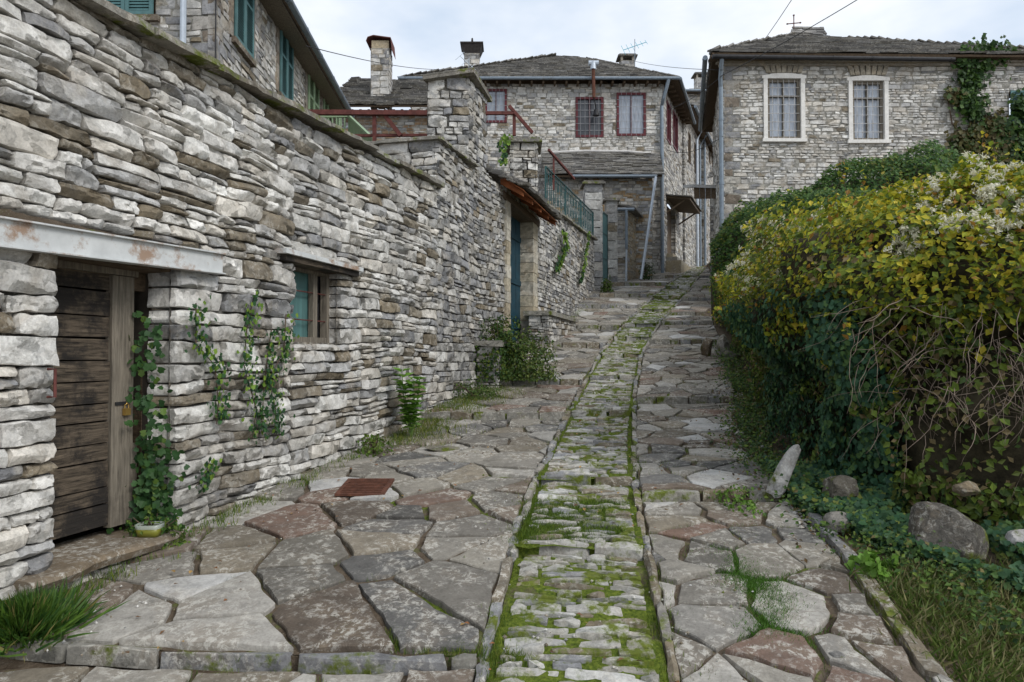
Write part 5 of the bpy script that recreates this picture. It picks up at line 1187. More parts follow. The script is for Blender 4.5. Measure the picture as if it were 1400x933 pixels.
# ---- rusted drain grate in the pavement
gc = at(500, 661, 6.25); gzc = float(zl('L', 6.25))+.036
gr = thing('drain_grate', (gc.x, 6.25, gzc-.01), 'rusty square iron drain cover set in the paving near the wall', 'drain cover')
s = MB(); s.hexa([(gc.x+a*.22+b*.1*0, 6.25+b*.25, gzc-.02+(b*.25)*.09) for a, b in ((-1, -1), (1, -1), (1, 1), (-1, 1))]+[(gc.x+a*.22, 6.25+b*.25, gzc+(b*.25)*.09) for a, b in ((-1, -1), (1, -1), (1, 1), (-1, 1))]); s.build('plate', MAT['gratem'], gr)
s = MB()
for i in range(9):
    y_ = 6.25-.2+i*.05; s.box(gc.x-.18, gc.x+.18, y_-.011, y_+.011, gzc+(y_-6.25)*.09, gzc+.007+(y_-6.25)*.09)
s.build('ribs', MAT['gratem'], gr)
# ================================================================== PLANTS, ROCKS, LITTER
def ghit(px, py):
    r = ray(px, py); y = 1.5
    while y < 40:
        p = Vector((r.x/r.y*y, y, CZ+r.z/r.y*y))
        if p.z <= float(gz(p.x, y)): return p
        y += .02
    return p
def gpt(x, y): return np.stack([x, y, gz(x, y)], -1)
NPV = lambda a: np.array(a, float)
def lmesh(name, parts, parent=None, mat='leaf', loc=None):
    V, Q, T = merge(parts); return mk(name, V, Q, MAT[mat], parent, T, False, loc)
def resamp(x, y, n=200):
    d = np.concatenate([[0], np.cumsum(np.hypot(np.diff(x), np.diff(y)))]); s = np.linspace(0, d[-1], n); return np.interp(s, d, x), np.interp(s, d, y), d[-1]
hx, hy, HL = resamp(HX, HYY, 300)
for _ in range(25): hx[1:-1] = (hx[:-2]+2*hx[1:-1]+hx[2:])/4; hy[1:-1] = (hy[:-2]+2*hy[1:-1]+hy[2:])/4
tx = np.gradient(hx); ty = np.gradient(hy); tn = np.hypot(tx, ty); nxi, nyi = ty/tn, -tx/tn     # normal into the bank
TT = [0, .2, .4, .55, .7, .82, 1]; 
def hedge(a, t, lump=1.0):
    """a 0..1 along the face line, t 0..1 from foot over the crest to the back"""
    i = a*299; g = lambda q: np.interp(i, np.arange(300), q)
    x, y, nx_, ny_ = g(hx), g(hy), g(nxi), g(nyi)
    ground = P(y)-.02
    top = it(y, [4, 5, 6, 8, 12, 17, 21], [2.95, 3.05, 3.1, 3.22, 3.4, 3.62, 3.9])
    near = it(y, [4, 6.5, 9, 20], [1, .8, .4, .3])
    ins = it(t, TT, [.22, .05, -.1, -.18, .12, .9, 2.9]); ins = np.where(t < .55, ins+near*.25*np.sin(np.clip(t/.55, 0, 1)*3.14), ins)
    f = it(t, TT, [0, .27, .5, .7, .9, 1.0, 1.1])
    z = ground+(top-ground)*f
    l = lump*(.27*vn(a*HL*.9, t*4.5, 2.)+.2*vn(a*HL*2.4, t*11, 5.))
    return np.stack([x+nx_*(ins-l*np.where(t < .7, 1, .3)), y+ny_*(ins-l*np.where(t < .7, 1, .3)), z+l*np.where(t > .5, .8, .1)], -1), np.stack([-nx_*(t < .75), -ny_*(t < .75), np.where(t > .5, .9, .15)], -1)
hd = thing('clematis_hedge', (3.2, 6, .3), 'big sprawling hedge of yellow green leaves and white fluffy seed heads over the right bank', 'hedge')
def hsample(n, amin=0., amax=1., tmin=0., tmax=1.):
    a = RS.uniform(amin, amax, n*8); t = RS.uniform(tmin, tmax, n*8); p, _ = hedge(a, t, 0)
    wgt = 1/np.clip(p[:, 1]-2.5, 2, 40)**.7*np.where(t > .82, 2.0, 1.0); wgt /= wgt.max(); k = RS.rand(n*8) < wgt*1.6; return a[k][:n], t[k][:n]
def hcol(a, t, n):
    p, _ = hedge(a, t, 0); y = p[:, 1]
    m1 = vn(a*HL*.8, t*5, 11); m2 = vn(a*HL*3, t*14, 4)
    yel = np.clip((t-.3)*3.2+m1*.7+m2*.3, 0, 1)
    yel = np.where(y > 13, yel*.8+.1, yel)
    ivy = (t < .52+.1*m1) & (y > 5.7) & (y < 9.8) & (a > .26) & (m2 < .6)
    c1 = lcol(n, YG, [2.3, 2.2, 3, 2, 1.0, .35]); c2 = lcol(n, [(.12, .18, .03), (.17, .24, .035), (.12, .15, .035), (.22, .17, .08), (.07, .12, .03)])
    c = np.where((RS.rand(n) < yel)[:, None], c1, c2); c3 = lcol(n, [(.06, .15, .08), (.05, .125, .06), (.1, .19, .06), (.03, .085, .05)])
    return np.where(ivy[:, None], c3, c), ivy
# dark sheet added under the leaves against see-through, inner shade as colour
na, ntt = 160, 40
A, T_ = np.meshgrid(np.linspace(0, 1, na), np.linspace(0, 1, ntt)); pc_, nn = hedge(A.ravel(), T_.ravel(), 1.)
pc_ = pc_-nn*.28; idx = np.arange(na*ntt).reshape(ntt, na); Q = np.stack([idx[:-1, :-1], idx[:-1, 1:], idx[1:, 1:], idx[1:, :-1]], -1).reshape(-1, 4)
MAT['leaf_core'] = plain('dark foliage core', (.05, .042, .025), 1, 0, .5, 14, .9)
mk('dark_core', pc_, Q, MAT['leaf_core'], hd)
parts = []
n = 105000; a, t = hsample(n); n = len(a); p, nn = hedge(a, t); twig = (a < .29) & (t > .1) & (t < .42+.1*vn(a*40, t*3)) & (RS.rand(n) < .8)
bare = (vn(a*HL*1.7, t*9, 21) > .5) & (t < .7) & (RS.rand(n) < .6)
k = ~(twig | bare); a, t, p, nn = a[k], t[k], p[k], nn[k]; n = len(a); c, ivy = hcol(a, t, n)
dep = RS.exponential(.09, n)-.06; p = p-nn*dep[:, None]*np.clip(1, 0, 1)+RS.normal(0, .02, (n, 3))
c = c*1.0
sz = RS.uniform(.04, .085, n)*np.where(p[:, 1] > 12, 1.25, 1.0)
parts.append(leaves(p[~ivy], nn[~ivy], sz[~ivy], c[~ivy], 'rhomb', .35, spread=.55)); lmesh('foliage', parts, hd)
pi = p[ivy]; ni = nn[ivy]; lmesh('ivy', [leaves(pi, ni, RS.uniform(.035, .065, len(pi)), c[ivy], 'ivy', .6, spread=.3)], hd)
# seed heads
cl = []
def headat(a_, t_, m, r):
    p, nn = hedge(np.full(m, a_)+RS.normal(0, r/HL, m), np.clip(np.full(m, t_)+RS.normal(0, r/5, m), 0, 1)); p = p+nn*RS.uniform(0, .08, (m, 1))+RS.normal(0, .02, (m, 3)); return p, nn
sp = []; sn = []
for _ in range(300):
    a_ = RS.uniform(.05, 1); t_ = RS.uniform(.62, .97) if RS.rand() < .92 else RS.uniform(.5, .62)
    if vn(a_*HL*.55, t_*3, 33) < -.05 and a_ > .28: continue
    p_, n_ = headat(a_, t_, RS.randint(10, 34), RS.uniform(.04, .13)); sp.append(p_); sn.append(n_)
sp = np.concatenate(sp); sn = np.concatenate(sn); m = 22
sp2 = np.repeat(sp, m, 0)+RS.normal(0, .013, (len(sp)*m, 3)); sn2 = RS.normal(0, 1, sp2.shape)+np.repeat(sn, m, 0)*.6
up = RS.normal(0, 1, sp2.shape)+np.array([0, 0, .5])
lmesh('seed_heads', [leaves(sp2, sn2, RS.uniform(.018, .036, len(sp2)), lcol(len(sp2), [(.85, .82, .68), (.8, .77, .62), (.66, .63, .5), (.82, .81, .72), (.6, .6, .42)], var=.12), 'tuft', 0, up=up)], hd, 'fluff')
# twigs
def twigs(n, src, length, rr, parent, name, mat='twig', droop=.6, seg=7):
    s = MB(); V = []; Fq = []
    for _ in range(n):
        p, d = src(); p = Vector(p); d = Vector(d).normalized(); pts = [p]; L = length*random.uniform(.5, 1.3)
        for k in range(seg): d = (d+Vector((random.gauss(0, .22), random.gauss(0, .22), random.gauss(0, .2)-droop/seg))).normalized(); pts.append(pts[-1]+d*L/seg)
        s.tube(pts, rr*random.uniform(.6, 1.5), 4, rr*.4)
    return s.build(name, MAT[mat], parent, True)
def srcf():
    a_ = RS.uniform(.0, .3); t_ = RS.uniform(.22, .5); p, nn = hedge(np.array([a_]), np.array([t_])); return p[0]+nn[0]*random.uniform(-.1, .12), nn[0]*.25+RS.normal(0, .45, 3)*np.array([1, .35, 1])+np.array([0, -.1, -.5])
twigs(800, srcf, .6, .003, hd, 'dead_twigs')
def srcg():
    a_ = RS.uniform(.47, 1); t_ = RS.uniform(.1, .6); p, nn = hedge(np.array([a_]), np.array([t_])); return p[0]-nn[0]*.05, nn[0]*.12+RS.normal(0, .45, 3)+np.array([0, 0, -.4])
twigs(60, srcg, .4, .004, hd, 'vine_stems', 'bark')
nsh = 330; a, t = hsample(nsh, tmin=.35, tmax=.95); a, t = a[:nsh], t[:nsh]; nsh = len(a); p, nn = hedge(a, t); s = MB(); P_ = []; N_ = []; C_ = []
for i in range(nsh):
    d = Vector(nn[i]*.7+RS.normal(0, .5, 3)+np.array([0, 0, .25])).normalized(); q = Vector(p[i]-nn[i]*.1); pts = [q]; L = random.uniform(.18, .5)
    for k in range(6):
        d = (d+Vector((random.gauss(0, .12), random.gauss(0, .12), -.12))).normalized(); pts.append(pts[-1]+d*L/6)
        if k > 0:
            for m in range(3): P_.append(tuple(pts[-1]+Vector(RS.normal(0, .02, 3)))); N_.append((random.gauss(0, .6), random.gauss(0, .6), 1)); C_.append(random.choice(YG if t[i] > .45 else DKG+YG[2:4]))
    s.tube(pts, .003, 4, .0015)
tag(s.build('shoots', MAT['bark'], hd), kind='stuff'); n = len(P_)
lmesh('shoot_leaves', [leaves(NPV(P_), NPV(N_), RS.uniform(.03, .075, n), NPV(C_)*RS.uniform(.7, 1.2, (n, 1)), 'rhomb', .3, spread=.5)], hd)
# ivy carpet at the foot on the right
iv = thing('ground_ivy', (3.1, 5.6, .3), 'dark green ivy creeping over ground and boulders at the foot of the hedge', 'ivy')
n = 11000; yy = RS.uniform(4.05, 6.9, n); xx_ = np.interp(yy, [4.0, 4.6, 5, 5.6, 6.2, 7], [3.3, 2.75, 2.55, 2.4, 2.4, 2.55])+np.abs(RS.normal(0, .7, n)); k = (vn(xx_*2.2, yy*2.2, 3) > -.45); xx_, yy = xx_[k], yy[k]; n = len(xx_)
def tz(x, y):
    b = gz(x, y); ins = in_bank(x, y); dl = dline(x, y); return b+0*dl
p = np.stack([xx_, yy, tz(xx_, yy)+RS.uniform(.0, .16, n)], -1)
lmesh('foliage', [leaves(p, np.tile([-.3, -.5, .8], (n, 1)), RS.uniform(.03, .06, n), lcol(n, [(.03, .085, .04), (.045, .11, .045), (.08, .15, .04), (.17, .2, .04)], [3, 3, 2, .6]), 'ivy', .2, spread=.35)], iv)
# ---- second hedge: dark green ivy mound before the right house
md = thing('ivy_mound', (7.5, 17, 3.5), 'dark green leafy mound of ivy below the two white framed windows', 'hedge')
OX = [940, 966, 985, 1040, 1100, 1150, 1180, 1215, 1240, 1262, 1290]; OY = [355, 318, 288, 272, 247, 222, 207, 224, 250, 280, 300]
def mound(a, t, lump=1.):
    px = 955+a*335; py = np.interp(px, OX, OY)+3; Yc = it(a, [0, .3, 1], [19.4, 18.6, 17.8])
    zc = CZ+(485-py)/F*Yc; xc = (px-700)/F*Yc; xc = xc+np.where(a < .12, (.12-a)*3.0, 0)
    zf = it(a, [0, .15, 1], [2.6, 2.9, 3.3]); ang = t*1.5708
    rad = 4.6*np.clip(a*4+.25, .25, 1)
    z = zf+(zc-zf)*np.cos(ang)**.8; y = Yc-rad*np.sin(ang)
    l = lump*(.22*vn(a*11, t*5, 2.)+.12*vn(a*30, t*14, 7))
    nrm = np.stack([0*a-.2*(a < .2), -np.sin(ang)-.3, np.cos(ang)+.3], -1)
    return np.stack([xc-.25*np.sin(ang)*(a < .2)+.0*a, y, z], -1)+nrm*(l[:, None]-.15), nrm
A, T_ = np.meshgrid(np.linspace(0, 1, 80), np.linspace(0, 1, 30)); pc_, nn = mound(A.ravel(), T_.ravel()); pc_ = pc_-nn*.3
idx = np.arange(2400).reshape(30, 80); Q = np.stack([idx[:-1, :-1], idx[:-1, 1:], idx[1:, 1:], idx[1:, :-1]], -1).reshape(-1, 4); mk('dark_core', pc_, Q, MAT['leaf_core'], md)  # same added dark core sheet under the mound's leaves
n = 30000; a = RS.rand(n); t = RS.rand(n)**1.15; p, nn = mound(a, t); p = p-nn*(RS.exponential(.1, n)-.08)[:, None]+RS.normal(0, .03, (n, 3))
mm = vn(a*14, t*6, 15); c = np.where((RS.rand(n) < np.clip(.18+mm*.4, 0, 1))[:, None], lcol(n, [(.13, .17, .02), (.2, .2, .03), (.09, .13, .02)]), lcol(n, [(.05, .12, .025), (.075, .15, .03), (.035, .085, .022), (.11, .18, .03)]))
lmesh('foliage', [leaves(p, nn, RS.uniform(.06, .12, n), c, 'rhomb', .4, spread=.5)], md)
# ---- climbing vine on the right house
vine = thing('climbing_vine', (16, 21.7, 5), 'straggly green and bronze vine climbing the right house wall up to its eaves', 'vine')
stems = [[(1340, 300), (1322, 240), (1318, 190), (1330, 150), (1322, 110), (1335, 75), (1350, 60)], [(1340, 300), (1360, 230), (1385, 200), (1400, 150)], [(1318, 190), (1300, 170), (1295, 140)], [(1300, 300), (1312, 250), (1318, 200)], [(1322, 110), (1305, 85)], [(1370, 215), (1410, 215)]]
s = MB()
for st_ in stems: s.tube([RF.P(*RF.hit(a, b), .06) for a, b in st_], .03, 6, .015)
s.build('stem', MAT['bark'], vine)
P_ = []; C_ = []
for (px, py, r, m, g) in ((1340, 78, 20, 260, 0), (1312, 80, 12, 120, 0), (1325, 110, 14, 260, 0), (1322, 140, 15, 300, 0), (1300, 135, 10, 90, 1), (1330, 160, 10, 160, 0), (1350, 185, 22, 420, 1), (1385, 190, 22, 560, 0), (1398, 150, 14, 380, 0), (1320, 200, 22, 380, 1), (1310, 230, 20, 420, 1), (1360, 215, 30, 500, 1), (1392, 225, 20, 400, 0), (1345, 215, 20, 260, 1), (1370, 75, 12, 60, 0)):
    for _ in range(m):
        a = random.gauss(px, r*.6); b = random.gauss(py, r*.6); u_, v_ = RF.hit(a, b); P_.append(RF.P(u_, v_, random.uniform(.05, .3))); C_.append(random.choice([(.04, .09, .02), (.06, .12, .02), (.03, .065, .02)] if g == 0 else [(.06, .07, .02), (.1, .08, .03), (.05, .09, .02), (.11, .1, .03)]))
n = len(P_); lmesh('foliage', [leaves(NPV(P_), np.tile([0, -1, .3], (n, 1)), RS.uniform(.09, .18, n), NPV(C_)*RS.uniform(.8, 1.2, (n, 1)), 'ivy', .5, spread=.5)], vine)
# ---- ivy strands hanging on the pale wall
def strand(pts, m, w_, label, name='ivy', young=.5, size=(.022, .046), pl=LW, grp=None, off=.04):
    (u_, v_) = pl.hit(*pts[-1]); m = int(m*1.6); th_ = thing(name, pl.P(u_, v_, .03), label, 'ivy' if name == 'ivy' else 'plant', grp)
    q = [pl.P(*pl.hit(a, b), off) for a, b in pts]; s = MB(); s.tube(q, .006, 5, .004); s.build('stem', MAT['bark'], th_)
    q = NPV(q); f = RS.rand(m)*(len(q)-1); i = f.astype(int); p = q[i]+(q[np.minimum(i+1, len(q)-1)]-q[i])*(f-i)[:, None]
    lat = RS.normal(0, w_, m)*np.where(vn(f*2.3, 1.+len(pts)) > -.3, 1, .4); p[:, 0] += lat*pl.D.x; p[:, 1] += lat*pl.D.y; p[:, 2] += RS.normal(0, .03, m); p += RS.uniform(0, .06, (m, 1))*np.array([pl.N.x, pl.N.y, 0])
    yb = RS.rand(m) < young*np.clip(1.25-f/(len(q)-1), 0.1, 1); c = np.where(yb[:, None], lcol(m, [(.16, .27, .035), (.22, .34, .05), (.11, .2, .03)]), lcol(m, [(.03, .09, .03), (.045, .12, .035), (.025, .065, .03)]))
    lmesh('foliage', [leaves(p, np.tile([pl.N.x, pl.N.y, .15], (m, 1)), RS.uniform(*size, m), c, 'ivy', .9, spread=.3)], th_)
    return th_
strand([(262, 415), (262, 470), (288, 500), (293, 550), (290, 580)], 130, .06, 'forked ivy strand with lime green tips just right of the plank doorway')
strand([(342, 405), (332, 450), (328, 500), (345, 560), (340, 600)], 150, .045, 'middle ivy strand on the pale wall left of the window')
strand([(386, 430), (383, 480), (362, 520), (372, 560), (370, 590)], 150, .06, 'ivy strand directly below the left corner of the small window')
strand([(366, 450), (360, 490), (355, 540), (352, 590)], 90, .04, 'slim dark ivy strand between the middle strand and the one under the window', young=.3)
strand([(282, 625), (275, 650), (262, 665)], 45, .06, 'low ragged ivy sprig near the foot of the pale wall beside the doorway corner')
# ivy at the door jamb
JP = Plane(LW.P(du1-.02, 0, -.05)[:2], (-WN[0], -WN[1]), (-WK, -1))
ij = thing('ivy', LW.P(du1-.05, dsill, -.1), 'dense dark ivy clump growing up the right jamb inside the plank doorway', 'ivy')
m = 800; f = RS.rand(m)**1.7; pz = dsill-.05+f*1.65; k = (RS.rand(m) < np.where(f < .45, 1, .35)); f, pz = f[k], pz[k]; m = len(f)
p = np.stack([np.full(m, 0.)]*3, -1); uu = du1-.02-np.abs(RS.normal(0, .07, m))*(1.4-f)-np.where(f > .45, .1, 0); dd_ = -.12+RS.normal(0, .09, m)
p[:, 0] = LW.O.x+uu*LW.D.x+dd_*LW.N.x; p[:, 1] = LW.O.y+uu*LW.D.y+dd_*LW.N.y; p[:, 2] = pz
lmesh('foliage', [leaves(p, np.tile([.35, -1, .2], (m, 1)), RS.uniform(.035, .06, m), lcol(m, [(.03, .08, .025), (.045, .11, .03), (.1, .17, .03)], [3, 3, .7]), 'ivy', .7, spread=.35)], ij)
# plants rooted in the terrace wall
strand([(765, 318), (770, 335), (762, 355), (755, 372)], 190, .16, 'bright green shrub sprouting from the terrace wall below the railing', 'wall_plant', .9, (.06, .13), off=.1)
strand([(801, 318), (796, 350), (792, 372), (790, 385)], 150, .14, 'second lighter green shrub on the terrace wall, nearer the gate pillar', 'wall_plant', .9, (.06, .14), off=.1)
PT = Plane((0, 16.8), (1, 0), (0, -1))
strand([(690, 185), (691, 200), (688, 225)], 60, .1, 'thin pale green sprigs left of the stone pillar above the canopy', 'wall_plant', 1, (.06, .11), pl=PT)
# ---- bushes and weeds at the wall foot
def bush(px, py, hx_, hz_, m, cols, label, size=(.03, .07), name='bush', dy=.4, wts=None, tpl='rhomb', X=None):
    g = ghit(px, py); g.z = float(gz(g.x, g.y)); th_ = thing(name, tuple(g), label, 'bush' if name == 'bush' else 'plant')
    d = RS.normal(0, 1, (m, 3)); d /= np.linalg.norm(d, axis=1, keepdims=True); r = RS.uniform(.45, 1.0, (m, 1))**.5; d[:, 2] = np.abs(d[:, 2])
    l = 1+.6*vn(d[:, 0]*2.6+px, d[:, 1]*2.6, d[:, 2]*2.6)[:, None]; p = d*r*l*np.array([hx_, dy, hz_])+np.array(g)
    lmesh('foliage', [leaves(p, d, RS.uniform(*size, m), lcol(m, cols, wts), tpl, .3, spread=.6)], th_)
    s = MB()
    for _ in range(14): a = random.uniform(0, 6.28); r_ = random.uniform(.2, .8); s.tube([g, g+Vector((math.cos(a)*hx_*r_*.4, math.sin(a)*dy*r_*.4, hz_*.5)), g+Vector((math.cos(a)*hx_*r_, math.sin(a)*dy*r_, hz_*random.uniform(.6, 1.0)))], .007, 5, .003)
    s.build('stem', MAT['bark'], th_); return th_
bush(683, 528, .48, 1.15, 3900, [(.05, .1, .02), (.08, .14, .025), (.03, .07, .02), (.14, .18, .03)], 'round dark green bush against the wall left of the blue door', (.04, .08))
bush(722, 528, .55, .85, 2600, [(.09, .14, .03), (.14, .18, .04), (.06, .11, .025)], 'loose olive green bush in front of the stone step right of the round bush', (.035, .07))
bush(648, 545, .45, .28, 900, [(.1, .15, .03), (.06, .11, .025)], 'low creeping weed patch at the wall foot before the round bush', (.03, .05))
bush(512, 620, .2, .2, 260, [(.12, .17, .03), (.08, .14, .02)], 'small grassy weed at the wall foot past the drain cover', (.03, .06))
bush(1005, 690, .17, .12, 300, [(.1, .2, .03), (.14, .25, .04)], 'small leafy weed on the right path edge below the leaning slab', (.03, .05))
bush(1195, 792, .13, .14, 130, [(.12, .24, .03), (.16, .3, .05)], 'bright green leafy weed between the edge kerb and the boulder', (.05, .08), name='leafy_weed', tpl='ivy', dy=.12)
bush(830, 400, .25, .5, 260, [(.06, .11, .02), (.1, .15, .03)], 'dark shrub at the foot of the near gate pillar', (.06, .12), dy=.3)
bush(884, 383, .3, .8, 300, [(.03, .07, .02), (.05, .09, .02)], 'little dark shrub below the leaning pipe', (.06, .12), dy=.3)
bush(212, 745, .25, .22, 420, [(.06, .13, .02), (.12, .18, .03)], 'creeping weed spilling under the door sill', (.025, .045), dy=.15)
bush(330, 492, .05, .04, 10, [(.06, .13, .02)], 'tiny sprig', (.02, .03)) if False else None
# upright leafy plant by the wall
g = ghit(562, 600); lp = thing('leafy_plant', tuple(g), 'tall bright green weed with long paired leaves standing against the pale wall', 'plant')
s = MB(); P_ = []; N_ = []; U_ = []
for k in range(5):
    dx, dy = random.uniform(-.12, .12), random.uniform(-.08, .08); hh = random.uniform(.45, .8) if k else .85; tip = g+Vector((dx, dy, hh)); s.tube([g, g.lerp(tip, .5)+Vector((dx*.2, 0, 0)), tip], .008, 6, .004)
    for j in range(10):
        q = g.lerp(tip, .3+.7*j/9)
        for m in range(4): ang = m*1.57+j*.8+random.uniform(-.3, .3); P_.append(tuple(q+Vector((math.cos(ang), math.sin(ang), .1))*.06)); U_.append((math.cos(ang), math.sin(ang), .35)); N_.append((-.3*math.cos(ang), -.3*math.sin(ang), 1))
s.build('stem', plain('green stem', (.1, .17, .04)), lp); n = len(P_)
lmesh('foliage', [leaves(NPV(P_), NPV(N_), RS.uniform(.1, .17, n), lcol(n, [(.14, .28, .04), (.2, .36, .06), (.1, .22, .03)]), 'rhomb', 0, up=NPV(U_), spread=.2)], lp)
# ---- grass blades
def blades(p, h, cols, lean=.5, w_=1.0):
    n = len(p); ang = RS.uniform(0, 6.28, n); U_ = np.stack([np.cos(ang)*lean*RS.rand(n), np.sin(ang)*lean*RS.rand(n), np.ones(n)], -1); N_ = np.stack([-np.sin(ang+RS.normal(0, .5, n)), np.cos(ang), .1+0*ang], -1)
    return leaves(p, N_, h, lcol(n, cols), 'blade', 0, up=U_, spread=.15)
gg = ghit(58, 870); tf = thing('grass_clump', (gg.x, gg.y, float(gz(gg.x, gg.y))), 'big clump of long dark green grass in the lower left corner by the wall', 'grass clump')
n = 2600; r = np.abs(RS.normal(0, 1, n)); an_ = RS.uniform(0, 6.28, n); x = gg.x-.12+np.cos(an_)*r*.11; y = gg.y+.06+np.sin(an_)*r*.1
U_ = np.stack([np.cos(an_)*r*.55, np.sin(an_)*r*.5-.1, np.ones(n)], -1); N_ = np.stack([-np.sin(an_)+RS.normal(0, .4, n), np.cos(an_), .2+0*an_], -1)
lmesh('blades', [leaves(gpt(x, y), N_, RS.uniform(.07, .22, n), lcol(n, [(.05, .11, .015), (.08, .15, .02), (.03, .08, .015), (.2, .18, .06)], [3, 3, 2, .6]), 'blade', 0, up=U_+RS.normal(0, .3, U_.shape), spread=.4)], tf, 'blade')
parts = []
GC = [(.09, .15, .02), (.14, .2, .025), (.06, .12, .015), (.2, .22, .04)]
def tufts(x, y, m, r, h, cols=GC, lean=.6):
    x = np.repeat(x, m)+RS.normal(0, r, len(x)*m); y = np.repeat(y, m)+RS.normal(0, r, len(y)*m); p = gpt(x, y)-np.array([0, 0, .02]); parts.append(blades(p, RS.uniform(h*.5, h*1.2, len(x)), cols, lean))
# along the wall foot
n = 420; y = 3.8+RS.rand(n)**1.2*19; tufts(wallX(y)+.05+np.abs(RS.normal(0, .09, n)), y, 16, .05, .07)
n = 300; y = RS.uniform(8.0, 13.5, n); tufts(wallX(y)+.1+np.abs(RS.normal(0, .36, n)), y, 26, .08, .09, [(.1, .15, .02), (.15, .2, .03), (.07, .12, .02), (.22, .22, .05)])
# along the track kerbs
n = 900; y = 2.2+RS.rand(n)**1.5*24; sd_ = RS.rand(n) < .5; x = np.where(sd_, TL(y)+RS.normal(0, .07, n), TR(y)+RS.normal(.0, .08, n)); k = vn(x*.7, y*1.1, 8) > -.15; tufts(x[k], y[k], 22, .035, .045, [(.1, .16, .015), (.16, .21, .02), (.07, .12, .015)])
# short green cover in the joints of the track
n = 3600; y = 2.4+RS.rand(n)**1.3*16; x = TL(y)+RS.rand(n)*(TR(y)-TL(y)); k = vn(x*1.6, y*1.3, 18) > .12; tufts(x[k], y[k], 14, .025, .028, [(.11, .17, .015), (.17, .22, .02), (.07, .12, .012)], 1.0)
n = 560; y = RS.uniform(4.97, 5.95, n); x = TL(y)+.06+RS.rand(n)**1.5*(TR(y)-TL(y)-.15); tufts(x, y, 22, .035, .045, [(.08, .14, .015), (.13, .2, .02), (.06, .11, .015)], .9)
# green patch on the right lane
n = 300; f = RS.rand(n); y = 3.75+f*1.1+RS.normal(0, .06, n); x = np.interp(y, [3.7, 4.2, 4.5, 4.9], [1.42, 1.62, 1.56, 1.62])+RS.normal(0, .1, n); tufts(x, y, 36, .045, .045, [(.07, .17, .02), (.1, .22, .03), (.05, .12, .015)], 1.3)
# joints of the side lanes
n = 1700; y = 2.8+RS.rand(n)**1.3*16; sd_ = RS.rand(n) < .4; x = np.where(sd_, wallX(y)+RS.rand(n)*(TL(y)-wallX(y)), TR(y)+RS.rand(n)*(XR2(y)-TR(y))); k = vn(x*1.3, y*1.3, 28) > np.where(sd_, .12, .05); tufts(x[k], y[k], 14, .03, .035)
n = 150; x = RS.uniform(-1.0, 0, n); y = np.interp(x, [-1.0, 0], [3.75, 3.52])+RS.normal(.02, .04, n); tufts(x+.05, y, 22, .03, .04)
# dirt strip and verge on the right
n = 1900; y = 3.0+RS.rand(n)**1.2*13; x = XR2(y)+.0+RS.rand(n)*(np.interp(y, [3, 4.4, 5.5, 7, 14], [2.2, 1.5, .5, .35, .5])); k = (vn(x*1.5, y*1.5, 38) > -.1) | (y < 4.7); tufts(x[k], y[k], 14, .05, .06, [(.09, .14, .02), (.14, .18, .03), (.2, .2, .07), (.07, .12, .02)])
n = 800; y = RS.uniform(3.0, 4.6, n); x = RS.uniform(2.2, 4.2, n); k = x > XR2(y)+.1; tufts(x[k], y[k], 16, .06, .14, [(.1, .14, .03), (.13, .17, .04), (.24, .22, .1), (.15, .14, .06), (.07, .12, .02)], 1.8)
V, Q, T = merge(parts); tag(mk('grass', V, Q, MAT['blade'], None, T, False), kind='stuff')
# fallen leaves
n = 700; y = 2.8+RS.rand(n)**1.4*12; x = wallX(y)+.05+RS.rand(n)*(XR(y)+.3-wallX(y)); k = (vn(x*1.1, y*1.1, 48) > .1)
x, y = x[k], y[k]; n = len(x); V, Q, T = leaves(gpt(x, y)+np.array([0, 0, .022]), np.tile([0, 0, 1.], (n, 1)), RS.uniform(.018, .045, n), lcol(n, [(.3, .13, .05), (.22, .12, .06), (.4, .25, .09), (.15, .09, .05)]), 'rhomb', 0, spread=.25)
tag(mk('leaf_litter', V, Q, MAT['leaf'], None, T, False), kind='stuff')
# ---- rocks
import bmesh
def rock(c, r, label, col=(.22, .205, .18), name='boulder', grp=None, seed=0, rot=(0, 0, 0), sub=5, chip=9, mat='rock', cat='rock'):
    bm = bmesh.new(); bmesh.ops.create_icosphere(bm, subdivisions=sub, radius=1.0); v = np.array([tuple(q.co) for q in bm.verts]); fs = [tuple(q.index for q in f.verts) for f in bm.faces]; bm.free()
    rs = np.random.RandomState(seed+5); v = np.sign(v)*np.abs(v)**.8
    for _ in range(chip):
        d = rs.normal(0, 1, 3); d /= np.linalg.norm(d); h = rs.uniform(.62, .95); k = v@d-h; v = v-np.clip(k, 0, None)[:, None]*d*.92
    v = v*(1+.05*vn(0*v[:, 0]+seed, v[:, 1]*9, v[:, 2]*9)*0+.07*vn(v[:, 0]*2+seed, v[:, 1]*2, v[:, 2]*2)+.03*vn(v[:, 0]*7+seed, v[:, 1]*7, v[:, 2]*7))[:, None]*np.array(r)
    from mathutils import Euler
    R_ = np.array(Euler(rot).to_matrix()); v = v@R_.T+np.array(c)
    k_ = vn(v[:, 0]*6, v[:, 1]*6, v[:, 2]*6)[:, None]*.12+1; cc = np.array(col)[None]*k_
    o = mk(name, v, fs, MAT[mat], None, cc, True, loc=(c[0], c[1], c[2]-r[2]), sharp=16); tag(o, label, cat, grp); return o
def rk(px, py, r, label, **k):
    g = ghit(px, py); return rock((g.x, g.y+r[1]*.6, float(gz(g.x, g.y))+r[2]*.75), r, label, **k)
rock((3.0, 4.78, .32), (.27, .2, .25), 'largest rough grey boulder sitting in the ivy at the lower right', seed=1, col=(.12, .11, .095))
rock((2.75, 5.72, .46), (.15, .12, .13), 'mossy boulder half hidden in ivy above and left of the largest one', seed=2, col=(.14, .125, .1))
